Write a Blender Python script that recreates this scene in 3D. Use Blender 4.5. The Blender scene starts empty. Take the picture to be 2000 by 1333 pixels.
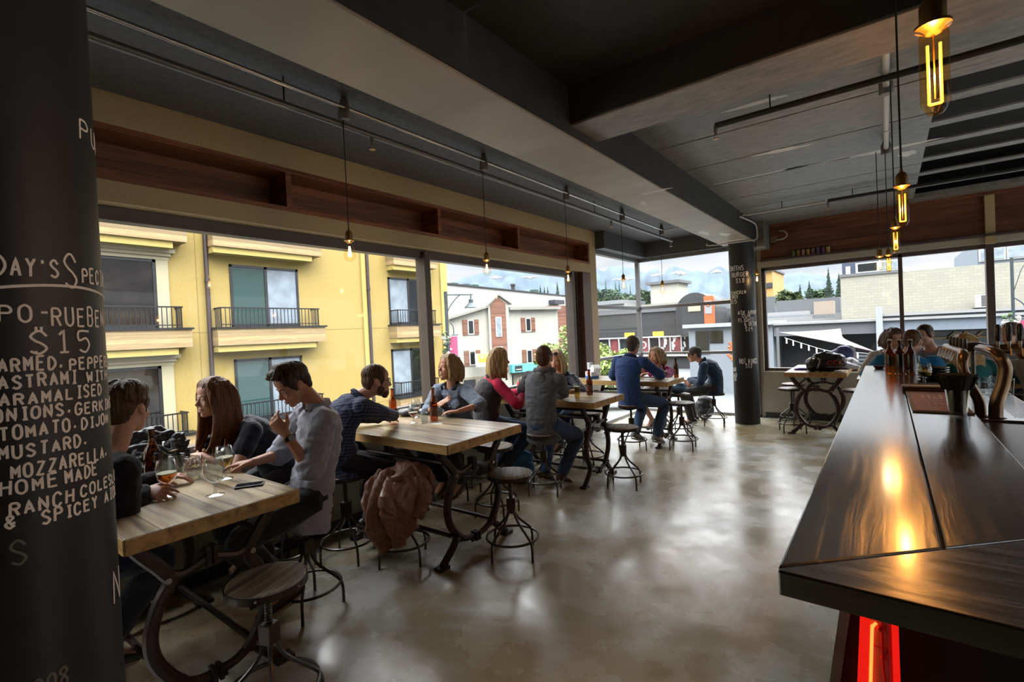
import bpy, bmesh, math, random
from mathutils import Vector as V, Matrix as MX, noise
from math import sin, cos, pi, radians, sqrt, atan2
random.seed(7)
SC = bpy.context.scene
COL = SC.collection
# ---------------------------------------------------------------- camera
def make_camera():
    yaw, pitch, roll = radians(-37.364), radians(0.8373), radians(2.6438)
    f = V((sin(yaw)*cos(pitch), cos(yaw)*cos(pitch), -sin(pitch)))
    r = V((cos(yaw), -sin(yaw), 0)); d = f.cross(r)
    c, s = cos(roll), sin(roll)
    r2 = c*r + s*d; d2 = -s*r + c*d
    cd = bpy.data.cameras.new('camera'); co = bpy.data.objects.new('camera', cd); COL.objects.link(co)
    m = MX((r2, -d2, -f)).transposed().to_4x4(); m.translation = V((0, 0, 1.6))
    co.matrix_world = m
    cd.sensor_width = 36; cd.lens = 36*959.6/2000; cd.clip_start = .03; cd.clip_end = 6000
    SC.camera = co
make_camera()
# ---------------------------------------------------------------- view + world
SC.view_settings.view_transform = 'Standard'; SC.view_settings.look = 'None'
SC.view_settings.gamma = 1; SC.view_settings.use_curve_mapping = False
SC.view_settings.exposure = 3.0
SKY = 0.138            # brightness of the cloudy sky near the horizon
cy = SC.cycles
cy.max_bounces = 7; cy.diffuse_bounces = 4; cy.glossy_bounces = 4; cy.transmission_bounces = 6; cy.transparent_max_bounces = 24
cy.sample_clamp_indirect = 6; cy.caustics_reflective = False; cy.caustics_refractive = False
cy.use_denoising = True
def node(nt, t, **kw):
    n = nt.nodes.new(t)
    for k, v in kw.items():
        if k in n.inputs.keys() if isinstance(k, str) else False: n.inputs[k].default_value = v
        else: setattr(n, k, v)
    return n
def make_world():
    w = bpy.data.worlds.new('cloudy_sky'); SC.world = w; w.use_nodes = True
    nt = w.node_tree; nt.nodes.clear(); L = nt.links.new
    out = nt.nodes.new('ShaderNodeOutputWorld'); bg = nt.nodes.new('ShaderNodeBackground')
    tc = nt.nodes.new('ShaderNodeTexCoord'); sep = nt.nodes.new('ShaderNodeSeparateXYZ')
    L(tc.outputs['Generated'], sep.inputs[0])
    mp = nt.nodes.new('ShaderNodeMapping'); mp.inputs['Scale'].default_value = (3, 3, 16)
    L(tc.outputs['Generated'], mp.inputs[0])
    nz = nt.nodes.new('ShaderNodeTexNoise'); nz.inputs['Scale'].default_value = 1.3; nz.inputs['Detail'].default_value = 6
    nz.inputs['Roughness'].default_value = .55
    L(mp.outputs[0], nz.inputs['Vector'])
    cr = nt.nodes.new('ShaderNodeValToRGB')
    e = cr.color_ramp.elements
    e[0].position = .36; e[0].color = (.74, .81, .90, 1); e[1].position = .62; e[1].color = (1, .985, 1, 1)
    m = e.new(.48); m.color = (.90, .915, .96, 1)
    L(nz.outputs['Fac'], cr.inputs[0])
    # overcast sky: brighter towards the zenith
    mr = nt.nodes.new('ShaderNodeMapRange'); mr.inputs['From Min'].default_value = .17; mr.inputs['From Max'].default_value = .7
    mr.inputs['To Min'].default_value = SKY; mr.inputs['To Max'].default_value = SKY*15
    L(sep.outputs['Z'], mr.inputs['Value'])
    L(cr.outputs[0], bg.inputs['Color']); L(mr.outputs[0], bg.inputs['Strength']); L(bg.outputs[0], out.inputs[0])
make_world()
def sun():
    ld = bpy.data.lights.new('hazy_sun', 'SUN'); ld.energy = .3; ld.angle = radians(25); ld.color = (1, .96, .88)
    o = bpy.data.objects.new('hazy_sun', ld); COL.objects.link(o)
    o.rotation_euler = V((-.75, .35, -1.0)).to_track_quat('-Z', 'Y').to_euler(); o.location = (0, 0, 30)
sun()
# ---------------------------------------------------------------- materials
MATS = {}
def newmat(name):
    m = bpy.data.materials.new(name); m.use_nodes = True
    nt = m.node_tree; b = nt.nodes['Principled BSDF']
    return m, nt, b
def plain(name, col, rough=.6, metal=0., spec=.5, bump=0., bscale=40., var=0., emis=None, estr=0., coat=0., trans=0., stretch=None, sheen=0.):
    """simple procedural material: colour varied by noise, optional noise bump"""
    if name in MATS: return MATS[name]
    m, nt, b = newmat(name); L = nt.links.new
    c = (*col, 1)
    b.inputs['Base Color'].default_value = c; b.inputs['Roughness'].default_value = rough; b.inputs['Metallic'].default_value = metal
    b.inputs['Specular IOR Level'].default_value = spec
    if coat: b.inputs['Coat Weight'].default_value = coat; b.inputs['Coat Roughness'].default_value = .08
    if trans: b.inputs['Transmission Weight'].default_value = trans
    if sheen: b.inputs['Sheen Weight'].default_value = sheen
    if emis: b.inputs['Emission Color'].default_value = (*emis, 1); b.inputs['Emission Strength'].default_value = estr
    if bump or var:
        tc = nt.nodes.new('ShaderNodeTexCoord'); mp = nt.nodes.new('ShaderNodeMapping')
        if stretch: mp.inputs['Scale'].default_value = stretch
        L(tc.outputs['Object'], mp.inputs[0])
        nz = nt.nodes.new('ShaderNodeTexNoise'); nz.inputs['Scale'].default_value = bscale; nz.inputs['Detail'].default_value = 5
        L(mp.outputs[0], nz.inputs['Vector'])
        if var:
            mix = nt.nodes.new('ShaderNodeMix'); mix.data_type = 'RGBA'
            mix.inputs[6].default_value = tuple(x*(1-var) for x in col)+(1,); mix.inputs[7].default_value = tuple(min(1, x*(1+var)) for x in col)+(1,)
            mr = nt.nodes.new('ShaderNodeMapRange'); mr.inputs['From Min'].default_value = .3; mr.inputs['From Max'].default_value = .7
            L(nz.outputs['Fac'], mr.inputs[0]); L(mr.outputs[0], mix.inputs[0]); L(mix.outputs[2], b.inputs['Base Color'])
        if bump:
            bp = nt.nodes.new('ShaderNodeBump'); bp.inputs['Strength'].default_value = bump; bp.inputs['Distance'].default_value = .01
            L(nz.outputs['Fac'], bp.inputs['Height']); L(bp.outputs[0], b.inputs['Normal'])
    MATS[name] = m; return m
def wood(name, c1, c2, c3=None, axis=0, scale=1., rough=.45, bump=.15, plank=0., paxis=1, spec=.5, coat=0., gap=(.02, .012, .008), bdist=.004, contrast=1., bsc=None):
    """wood: stretched noise grain along an axis, optional plank divisions across paxis"""
    if name in MATS: return MATS[name]
    m, nt, b = newmat(name); L = nt.links.new; c3 = c3 or c2
    tc = nt.nodes.new('ShaderNodeTexCoord'); mp = nt.nodes.new('ShaderNodeMapping')
    s = [22*scale]*3; s[axis] = 1.5*scale
    mp.inputs['Scale'].default_value = s; L(tc.outputs['Object'], mp.inputs[0])
    vec = mp.outputs[0]
    if plank:
        sp = nt.nodes.new('ShaderNodeSeparateXYZ'); L(tc.outputs['Object'], sp.inputs[0])
        dv = nt.nodes.new('ShaderNodeMath'); dv.operation = 'DIVIDE'; dv.inputs[1].default_value = plank; L(sp.outputs[paxis], dv.inputs[0])
        fl = nt.nodes.new('ShaderNodeMath'); fl.operation = 'FLOOR'; L(dv.outputs[0], fl.inputs[0])
        fr = nt.nodes.new('ShaderNodeMath'); fr.operation = 'FRACT'; L(dv.outputs[0], fr.inputs[0])
        wn = nt.nodes.new('ShaderNodeTexWhiteNoise'); wn.noise_dimensions = '1D'; L(fl.outputs[0], wn.inputs['W'])
        sc = nt.nodes.new('ShaderNodeVectorMath'); sc.operation = 'SCALE'; sc.inputs[3].default_value = 30; L(wn.outputs['Color'], sc.inputs[0])
        ad = nt.nodes.new('ShaderNodeVectorMath'); ad.operation = 'ADD'; L(vec, ad.inputs[0]); L(sc.outputs[0], ad.inputs[1]); vec = ad.outputs[0]
    nz = nt.nodes.new('ShaderNodeTexNoise'); nz.inputs['Scale'].default_value = 1; nz.inputs['Detail'].default_value = 8; nz.inputs['Roughness'].default_value = .6
    nz.inputs['Distortion'].default_value = .8
    L(vec, nz.inputs['Vector'])
    cr = nt.nodes.new('ShaderNodeValToRGB'); e = cr.color_ramp.elements
    e[0].position = .48-.18/contrast; e[0].color = (*c1, 1); e[1].position = .48+.20/contrast; e[1].color = (*c3, 1); k = e.new(.48); k.color = (*c2, 1)
    L(nz.outputs['Fac'], cr.inputs[0]); colr = cr.outputs[0]
    if plank:
        hs = nt.nodes.new('ShaderNodeHueSaturation'); L(colr, hs.inputs['Color'])
        mr = nt.nodes.new('ShaderNodeMapRange'); mr.inputs['To Min'].default_value = .7; mr.inputs['To Max'].default_value = 1.3
        L(wn.outputs['Value'], mr.inputs[0]); L(mr.outputs[0], hs.inputs['Value'])
        lt = nt.nodes.new('ShaderNodeMath'); lt.operation = 'LESS_THAN'; lt.inputs[1].default_value = .035; L(fr.outputs[0], lt.inputs[0])
        mix = nt.nodes.new('ShaderNodeMix'); mix.data_type = 'RGBA'; mix.inputs[7].default_value = (*gap, 1)
        L(lt.outputs[0], mix.inputs[0]); L(hs.outputs[0], mix.inputs[6]); colr = mix.outputs[2]
    L(colr, b.inputs['Base Color']); b.inputs['Roughness'].default_value = rough; b.inputs['Specular IOR Level'].default_value = spec
    if coat: b.inputs['Coat Weight'].default_value = coat; b.inputs['Coat Roughness'].default_value = .13; b.inputs['Coat IOR'].default_value = 1.65
    bp = nt.nodes.new('ShaderNodeBump'); bp.inputs['Strength'].default_value = bump; bp.inputs['Distance'].default_value = bdist
    L(nz.outputs['Fac'], bp.inputs['Height']); L(bp.outputs[0], b.inputs['Normal'])
    MATS[name] = m; return m
def glass(name, tint=(1, 1, 1), ior=1.45, boost=1.):
    """thin clear glass: see-through with a fresnel reflection"""
    if name in MATS: return MATS[name]
    m = bpy.data.materials.new(name); m.use_nodes = True; nt = m.node_tree; nt.nodes.clear(); L = nt.links.new
    o = nt.nodes.new('ShaderNodeOutputMaterial'); t = nt.nodes.new('ShaderNodeBsdfTransparent'); g = nt.nodes.new('ShaderNodeBsdfGlossy')
    t.inputs[0].default_value = (*tint, 1); g.inputs['Roughness'].default_value = .02
    f = nt.nodes.new('ShaderNodeLayerWeight'); f.inputs[0].default_value = .5
    pw = nt.nodes.new('ShaderNodeMath'); pw.operation = 'POWER'; pw.inputs[1].default_value = 5; L(f.outputs['Facing'], pw.inputs[0])
    ml = nt.nodes.new('ShaderNodeMath'); ml.operation = 'MULTIPLY_ADD'; ml.inputs[1].default_value = .9*boost; ml.inputs[2].default_value = .04*boost; ml.use_clamp = True
    mx = nt.nodes.new('ShaderNodeMixShader'); L(pw.outputs[0], ml.inputs[0]); L(ml.outputs[0], mx.inputs[0]); L(t.outputs[0], mx.inputs[1]); L(g.outputs[0], mx.inputs[2])
    L(mx.outputs[0], o.inputs[0]); MATS[name] = m; return m
# ---------------------------------------------------------------- mesh builder
class MB:
    def __init__(s): s.v = []; s.f = []
    def add(s, vs, fs):
        n = len(s.v); s.v += [tuple(x) for x in vs]; s.f += [tuple(i+n for i in f) for f in fs]; return s
    def box(s, lo, hi, rot=None, about=None):
        x0, y0, z0 = lo; x1, y1, z1 = hi
        vs = [V(p) for p in ((x0,y0,z0),(x1,y0,z0),(x1,y1,z0),(x0,y1,z0),(x0,y0,z1),(x1,y0,z1),(x1,y1,z1),(x0,y1,z1))]
        if rot is not None:
            c = V(about) if about is not None else (V(lo)+V(hi))/2
            vs = [rot @ (p-c)+c for p in vs]
        return s.add(vs, [(0,3,2,1),(4,5,6,7),(0,1,5,4),(1,2,6,5),(2,3,7,6),(3,0,4,7)])
    def cbox(s, c, d, rot=None):
        c = V(c); d = V(d)/2; return s.box(c-d, c+d, rot)
    def loft(s, rings, cap=True):
        """rings: lists of equal length of points"""
        n = len(rings[0]); base = len(s.v); fs = []
        vs = [p for r in rings for p in r]
        for i in range(len(rings)-1):
            for j in range(n):
                a = i*n+j; b = i*n+(j+1) % n; fs.append((a, b, b+n, a+n))
        if cap:
            fs.append(tuple(range(n-1, -1, -1))); k = (len(rings)-1)*n; fs.append(tuple(range(k, k+n)))
        return s.add(vs, fs)
    def tube(s, pts, rad, n=10, flat=None, cap=True, closed=False, up=None):
        """swept tube; rad number or list; flat=(a,b) scales the section in the frame's two directions"""
        pts = [V(p) for p in pts]; m = len(pts)
        if not hasattr(rad, '__len__'): rad = [rad]*m
        T = []
        for i in range(m):
            if closed: t = pts[(i+1) % m]-pts[i-1]
            else: t = pts[min(i+1, m-1)]-pts[max(i-1, 0)]
            T.append(t.normalized() if t.length > 1e-9 else V((0, 0, 1)))
        u = V(up) if up is not None else (V((0, 0, 1)) if abs(T[0].z) < .9 else V((1, 0, 0)))
        a = (u - T[0]*u.dot(T[0])).normalized(); rings = []
        for i in range(m):
            a = (a - T[i]*a.dot(T[i]))
            a = a.normalized() if a.length > 1e-6 else T[i].orthogonal().normalized()
            b = T[i].cross(a); fa, fb = flat or (1, 1)
            rings.append([pts[i] + rad[i]*(fa*cos(2*pi*k/n)*a + fb*sin(2*pi*k/n)*b) for k in range(n)])
        if closed:
            rings.append(rings[0]); return s.loft(rings, False)
        return s.loft(rings, cap)
    def cyl(s, p0, p1, r, r1=None, n=16): return s.tube([p0, p1], [r, r if r1 is None else r1], n)
    def lathe(s, prof, c=(0, 0, 0), n=24, cap=True):
        c = V(c); return s.loft([[c+V((r*cos(2*pi*k/n), r*sin(2*pi*k/n), z)) for k in range(n)] for r, z in prof], cap)
    def ell(s, c, r, rot=None, n=14, m=9):
        c = V(c); r = (r, r, r) if not hasattr(r, '__len__') else r; rings = []
        for i in range(m+1):
            t = -pi/2 + pi*i/m; q = max(cos(t), .02)
            ring = [V((r[0]*q*cos(2*pi*k/n), r[1]*q*sin(2*pi*k/n), r[2]*sin(t))) for k in range(n)]
            rings.append([c+(rot @ p if rot is not None else p) for p in ring])
        return s.loft(rings)
    def prism(s, poly, o, u, w, depth):
        """polygon (a,b) in the plane o+a*u+b*w, extruded by depth along u x w"""
        o = V(o); u = V(u); w = V(w); nrm = u.cross(w).normalized()*depth
        A = [o+u*a+w*b for a, b in poly]; B = [p+nrm for p in A]; n = len(A)
        return s.add(A+B, [tuple(range(n-1, -1, -1)), tuple(range(n, 2*n))]+[(i, (i+1) % n, (i+1) % n+n, i+n) for i in range(n)])
    def torus(s, c, R, r, n=32, m=8, rot=None):
        c = V(c); pts = []
        for i in range(n):
            p = V((R*cos(2*pi*i/n), R*sin(2*pi*i/n), 0)); pts.append(c+(rot @ p if rot is not None else p))
        return s.tube(pts, r, m, closed=True, up=(rot @ V((0, 0, 1)) if rot is not None else (0, 0, 1)))
    def xf(s, m): s.v = [tuple(m @ V(p)) for p in s.v]; return s
    def mesh(s, name, smooth=False, sharp=40):
        me = bpy.data.meshes.new(name); me.from_pydata(s.v, [], s.f)
        bm = bmesh.new(); bm.from_mesh(me); bmesh.ops.recalc_face_normals(bm, faces=bm.faces)
        if smooth:
            for f in bm.faces: f.smooth = True
            lim = radians(sharp)
            for e in bm.edges:
                if len(e.link_faces) == 2 and e.calc_face_angle(0) > lim: e.smooth = False
        bm.to_mesh(me); bm.free(); return me
    def build(s, name, mat, parent=None, smooth=True, bevel=0, sharp=40):
        me = s.mesh(name, smooth, sharp)
        if bevel:
            bm = bmesh.new(); bm.from_mesh(me)
            ed = [e for e in bm.edges if len(e.link_faces) == 2 and e.calc_face_angle(0) > radians(50)]
            bmesh.ops.bevel(bm, geom=ed, offset=bevel, segments=2, affect='EDGES', profile=.6, clamp_overlap=True)
            bm.to_mesh(me); bm.free()
        return link(name, me, mat, parent)
def link(name, me, mat, parent=None):
    o = bpy.data.objects.new(name, me); COL.objects.link(o)
    if mat:
        me.materials.clear(); me.materials.append(mat)
    if parent: o.parent = parent
    return o
def tag(o, label=None, cat=None, group=None, kind=None):
    if label: o['label'] = label
    if cat: o['category'] = cat
    if group: o['group'] = group
    if kind: o['kind'] = kind
    return o
def thing(name, label, cat, loc=(0, 0, 0), rz=0, group=None):
    o = bpy.data.objects.new(name, None); COL.objects.link(o); o.location = loc; o.rotation_euler = (0, 0, rz); o.empty_display_size = .1
    return tag(o, label, cat, group)
def struct(o): o['kind'] = 'structure'; return o
def dup(root, loc, rz, label, group=None):
    def cp(o, par):
        c = o.copy(); COL.objects.link(c)
        if par: c.parent = par
        for ch in [x for x in bpy.data.objects if x.parent == o]: cp(ch, c)
        return c
    r = cp(root, None); r.location = loc; r.rotation_euler = (0, 0, rz); r['label'] = label
    if group: r['group'] = group
    return r
def catmull(P, k=6):
    P = [V(p) for p in P]; out = []
    for i in range(len(P)-1):
        a = P[max(i-1, 0)]; b = P[i]; c = P[i+1]; d = P[min(i+2, len(P)-1)]
        for j in range(k):
            t = j/k; out.append(.5*((2*b)+(c-a)*t+(2*a-5*b+4*c-d)*t*t+(3*b-a-3*c+d)*t**3))
    return out+[P[-1]]
# ================================================================ the room
cream = plain('cream_paint', (.42, .32, .17), .55, bump=.05, bscale=60, var=.06)  # yellow bounce from the facade opposite is mixed into the cream
darkceil = plain('charcoal_ceiling_paint', (.075, .073, .074), .6, bump=.12, bscale=25, var=.25)
boardceil = plain('grey_board_paint', (.16, .152, .142), .5, bump=.2, bscale=9, var=.35, stretch=(1, 3, 1))
beamtop = plain('grey_brown_beam_paint', (.20, .18, .155), .55, bump=.1, bscale=12, var=.12)
beamdark = plain('black_beam_paint', (.018, .017, .0165), .6, bump=.1, bscale=14, var=.3)
lowwall = plain('putty_wall_paint', (.36, .335, .265), .55, bump=.04, bscale=50, var=.05)
frame = plain('dark_brown_aluminium', (.075, .058, .05), .4, metal=.2, var=.1, bscale=8)
redframe = wood('reddish_brown_timber', (.05, .02, .014), (.085, .035, .025), axis=2, rough=.45)
greyframe = plain('grey_aluminium', (.16, .16, .16), .4, metal=.4)
blackpaint = plain('black_skirting', (.02, .02, .02), .5)
cedar = wood('red_cedar_boards', (.10, .028, .010), (.20, .066, .022), (.31, .12, .042), axis=1, scale=.8, rough=.45, plank=.085, paxis=2)
cedarx = wood('dark_cedar_boards', (.07, .02, .01), (.13, .04, .016), (.19, .07, .03), axis=0, scale=.8, rough=.45, plank=.085, paxis=2)
pane = glass('window_glass', (.98, .99, .985), 1.45, .55)
def floor_mat():
    m, nt, b = newmat('polished_concrete'); L = nt.links.new
    tc = nt.nodes.new('ShaderNodeTexCoord')
    n1 = nt.nodes.new('ShaderNodeTexNoise'); n1.inputs['Scale'].default_value = .9; n1.inputs['Detail'].default_value = 7; n1.inputs['Roughness'].default_value = .62; n1.inputs['Distortion'].default_value = .6
    n2 = nt.nodes.new('ShaderNodeTexNoise'); n2.inputs['Scale'].default_value = 3.2; n2.inputs['Detail'].default_value = 6; n2.inputs['Roughness'].default_value = .55
    n3 = nt.nodes.new('ShaderNodeTexNoise'); n3.inputs['Scale'].default_value = 34; n3.inputs['Detail'].default_value = 4
    for n in (n1, n2, n3): L(tc.outputs['Object'], n.inputs['Vector'])
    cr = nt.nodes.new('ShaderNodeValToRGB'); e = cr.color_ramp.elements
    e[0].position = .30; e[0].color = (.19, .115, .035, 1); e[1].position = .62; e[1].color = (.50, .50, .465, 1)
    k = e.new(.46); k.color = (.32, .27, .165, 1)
    L(n1.outputs['Fac'], cr.inputs[0])
    mx = nt.nodes.new('ShaderNodeMix'); mx.data_type = 'RGBA'; mx.blend_type = 'MULTIPLY'; mx.inputs[0].default_value = .35
    c2 = nt.nodes.new('ShaderNodeValToRGB'); e = c2.color_ramp.elements
    e[0].position = .28; e[0].color = (.62, .57, .50, 1); e[1].position = .70; e[1].color = (1, 1, 1, 1)
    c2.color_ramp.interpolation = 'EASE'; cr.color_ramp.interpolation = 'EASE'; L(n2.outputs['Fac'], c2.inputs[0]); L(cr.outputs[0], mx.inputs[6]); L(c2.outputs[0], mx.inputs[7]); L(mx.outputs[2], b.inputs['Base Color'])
    mr = nt.nodes.new('ShaderNodeMapRange'); mr.inputs['From Min'].default_value = .3; mr.inputs['From Max'].default_value = .7
    mr.inputs['To Min'].default_value = .16; mr.inputs['To Max'].default_value = .36
    L(n2.outputs['Fac'], mr.inputs[0]); L(mr.outputs[0], b.inputs['Roughness']); b.inputs['Specular IOR Level'].default_value = .85
    bp = nt.nodes.new('ShaderNodeBump'); bp.inputs['Strength'].default_value = .05; bp.inputs['Distance'].default_value = .004
    L(n3.outputs['Fac'], bp.inputs['Height']); L(bp.outputs[0], b.inputs['Normal'])
    return m
LX, BY, CZ, RX, FY = -3.75, 9.10, 3.20, 5.2, -3.2      # left wall, back wall, ceiling, right wall, front wall
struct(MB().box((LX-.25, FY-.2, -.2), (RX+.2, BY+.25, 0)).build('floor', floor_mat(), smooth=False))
# ---- left wall: low wall, head band with cedar recesses, pier
m = MB(); m.box((LX-.22, FY, 0), (LX, 7.27, .84))
m.box((LX-.30, FY, 2.52), (LX, 7.06, 2.655)); m.box((LX-.30, FY, 3.0), (LX, 7.27, CZ)); m.box((LX-.30, 7.06, .84), (LX, 7.27, 3.0))
struct(m.build('wall_left', cream, smooth=False, bevel=.004))
struct(MB().box((LX-.02, FY, .1), (LX+.004, 7.26, .78)).build('trim_1', lowwall, smooth=False))
m = MB(); m.box((LX-.30, FY, 2.655), (LX-.27, 7.06, 3.0))
m.box((LX-.27, FY, 2.655), (LX-.002, 7.06, 2.69)); m.box((LX-.27, FY, 2.965), (LX-.002, 7.06, 3.0))
for y in (-1.6, .3, 2.06, 3.72, 5.14, 7.02): m.box((LX-.27, y, 2.69), (LX-.004, y+.045, 2.965))
struct(m.build('trim_2', cedar, smooth=False))
struct(MB().box((LX-.0, FY, 0), (LX+.02, 7.27, .09)).build('baseboard_left', blackpaint, smooth=False, bevel=.003))
struct(MB().box((LX-.24, FY, .84), (LX+.03, 6.62, .875)).build('trim_3', plain('pale_sill_paint', (.42, .42, .40), .4), smooth=False, bevel=.004))
def window(name, parts, panes, fm=frame):
    r = thing(name, None, None); struct(r)
    m = MB()
    for lo, hi in parts: m.box(lo, hi)
    m.build('window_frame', fm, r, False, bevel=.004)
    for lo, hi in panes: MB().box(lo, hi).build('window_pane', pane, r, False)
    return r
w = window('window_1', [((LX-.20, FY, 2.43), (LX-.10, 6.62, 2.52)), ((LX-.2, FY, .875), (LX-.1, 6.62, .92)), ((LX-.20, 3.55, .9), (LX-.06, 3.63, 2.5)),
     ((LX-.2, .2, .9), (LX-.1, .27, 2.5)), ((LX-.2, 6.58, .875), (LX-.06, 6.66, 2.52)), ((LX-.22, 6.68, .875), (LX-.1, 6.72, 2.52)), ((LX-.2, 6.74, .875), (LX-.08, 6.78, 2.52))],
     [((LX-.155, a, .91), (LX-.147, b, 2.44)) for a, b in ((FY, .2), (.27, 3.55), (3.63, 6.58))])
MB().box((LX-.16, 6.80, .84), (LX+.002, 7.06, 2.52)).build('window_jamb', redframe, w, False, bevel=.004)
# corner glazing, floor to soffit
gz = [(LX-.10, LX-.04)]
window('window_2', [((LX-.1, 7.27, 0), (LX-.03, 9.1, .05)), ((LX-.1, 7.27, 2.86), (LX-.03, 9.1, 2.92)), ((LX-.1, 7.27, 1.95), (LX-.03, 9.1, 2.01)), ((LX-.1, 7.27, 1.08), (LX-.03, 9.1, 1.13)),
     ((LX-.1, 9.06, 0), (LX-.03, 9.14, 2.92))], [((LX-.07, 7.27, a), (LX-.062, 9.06, b)) for a, b in ((.05, 1.08), (1.13, 1.95), (2.01, 2.86))], greyframe)
window('window_3', [((LX-.03, 9.07, 0), (-1.72, 9.14, .05)), ((LX-.03, 9.07, 2.86), (-1.72, 9.14, 2.92)), ((LX-.03, 9.07, 1.95), (-1.72, 9.14, 2.01)), ((LX-.03, 9.07, 1.08), (-1.72, 9.14, 1.13)),
     ((-1.78, 9.07, 0), (-1.72, 9.14, 2.92))], [((LX-.03, 9.10, a), (-1.78, 9.108, b)) for a, b in ((.05, 1.08), (1.13, 1.95), (2.01, 2.86))], greyframe)
m = MB(); m.box((LX-.3, 7.27, 2.92), (LX+.16, BY+.2, CZ)); m.box((LX+.16, BY-.16, 2.92), (-1.72, BY+.2, CZ))
struct(m.build('trim_4', plain('dark_soffit_paint', (.06, .062, .066), .5), smooth=False))
# ---- back wall with its wide window
m = MB(); m.box((-1.72, BY, 0), (RX, BY+.22, .775)); m.box((-1.72, BY, .775), (-1.655, BY+.22, 2.62)); m.box((-1.655, BY, 2.515), (RX, BY+.22, 2.62)); m.box((-1.72, BY+.04, 2.62), (RX, BY+.22, CZ))
struct(m.build('wall_back', lowwall, smooth=False, bevel=.004))
struct(MB().box((-1.64, BY-.003, 2.625), (RX, BY+.05, CZ)).build('trim_5', cedarx, smooth=False))
struct(MB().box((-1.64, BY-.11, 2.60), (RX, BY, 2.63)).build('trim_6', plain('dark_ledge_timber', (.05, .03, .025), .5), smooth=False))
struct(MB().box((-1.655, BY-.02, 0), (RX, BY, .09)).build('baseboard_back', blackpaint, smooth=False, bevel=.003))
struct(MB().box((1.075, BY-.07, 2.5), (1.17, BY, 3.14)).build('trim_7', cream, smooth=False))
window('window_5', [((RX, 1.0, a), (RX+.1, BY, a+.06)) for a in (.35, 2.89)], [((RX+.05, a, .41), (RX+.058, b, 2.89)) for a, b in ((1.0, 4.3), (4.6, BY))])  # unseen window, added to let more daylight into the room
window('window_4', [((-1.655, BY+.06, .775), (RX, BY+.15, .83)), ((-1.655, BY+.06, 2.455), (RX, BY+.15, 2.515)), ((-1.655, BY+.06, .8), (-1.60, BY+.15, 2.5)), ((.155, BY+.06, .8), (.205, BY+.15, 2.5)), ((1.08, BY+.02, .8), (1.16, BY+.15, 2.515)), ((3.2, BY+.06, .8), (3.25, BY+.15, 2.5))],
     [((a, BY+.10, .82), (b, BY+.108, 2.46)) for a, b in ((-1.60, .155), (.205, 1.08), (1.16, 3.2), (3.25, RX))])
# ---- ceiling
m = MB(); m.box((LX-.3, FY-.2, CZ), (-2.05, BY+.25, CZ+.2))
struct(m.build('ceiling', darkceil, smooth=False))
m = MB(); ys = [FY-.2, -1.4, .2, 1.86, 3.0]
for a, b in zip(ys, ys[1:]): m.box((-1.7, a, CZ), (RX+.2, b-.012, CZ+.2))
struct(m.build('ceiling_panel', beamdark, smooth=False))
m = MB(); ys = [3.1, 3.62, 4.42, 5.2, 6.0, 6.82, 7.5, 8.12, 8.76, BY+.25]
for a, b in zip(ys, ys[1:]): m.box((-1.75, a, CZ), (.34 if 4.4 < a < 8.2 else RX+.2, b-.02, CZ+.06))
m.box((-1.75, 3.1, CZ+.09), (.34, BY+.25, CZ+.13))
for y in (4.42, 4.89, 5.47, 6.06, 6.64, 7.29, 7.97): m.box((.34, y-.015, CZ), (RX+.2, y+.125, CZ+.016))
struct(m.build('ceiling_boards', boardceil, smooth=False))
struct(MB().box((RX, 3.1, CZ), (RX+.2, BY+.25, CZ+.6)).box((-1.75, BY+.2, CZ), (RX+.2, BY+.3, CZ+.6)).box((-1.75, 3.1, CZ+.5), (RX+.2, BY+.25, CZ+.6)).build('ceiling_void', plain('black_void', (.006, .005, .005), .9), smooth=False))
def scuffed():
    m, nt, b = newmat('scuffed_beam_paint'); L = nt.links.new
    tc = nt.nodes.new('ShaderNodeTexCoord'); nz = nt.nodes.new('ShaderNodeTexNoise'); nz.inputs['Scale'].default_value = 1.6; nz.inputs['Detail'].default_value = 5
    mp = nt.nodes.new('ShaderNodeMapping'); mp.inputs['Scale'].default_value = (.7, 1.6, 1); L(tc.outputs['Object'], mp.inputs[0]); L(mp.outputs[0], nz.inputs['Vector'])
    cr = nt.nodes.new('ShaderNodeValToRGB'); e = cr.color_ramp.elements
    e[0].position = .3; e[0].color = (.24, .20, .15, 1); e[1].position = .76; e[1].color = (.5, .5, .5, 1); k = e.new(.62); k.color = (.30, .255, .19, 1); k = e.new(.70); k.color = (.30, .27, .225, 1)
    L(nz.outputs['Fac'], cr.inputs[0]); L(cr.outputs[0], b.inputs['Base Color']); b.inputs['Roughness'].default_value = .5
    return m
scf = scuffed()
struct(MB().box((-2.11, FY, 2.88), (-1.625, 8.62, CZ)).build('ceiling_beam', scf, smooth=False, bevel=.006))
struct(MB().box((-1.626, FY, 2.892), (-1.618, 8.62, CZ)).build('trim_8', beamdark, smooth=False))
struct(MB().box((-1.62, 2.86, 2.95), (RX, 3.24, CZ+.1)).build('ceiling_beam', boardceil, smooth=False, bevel=.006))
struct(MB().box((-1.618, 2.85, 2.962), (RX, 2.862, CZ)).build('trim_9', beamdark, smooth=False))
struct(MB().box((-2.0, 8.62, 2.80), (-1.5, BY, CZ)).build('ceiling_beam', boardceil, smooth=False, bevel=.006))
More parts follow.
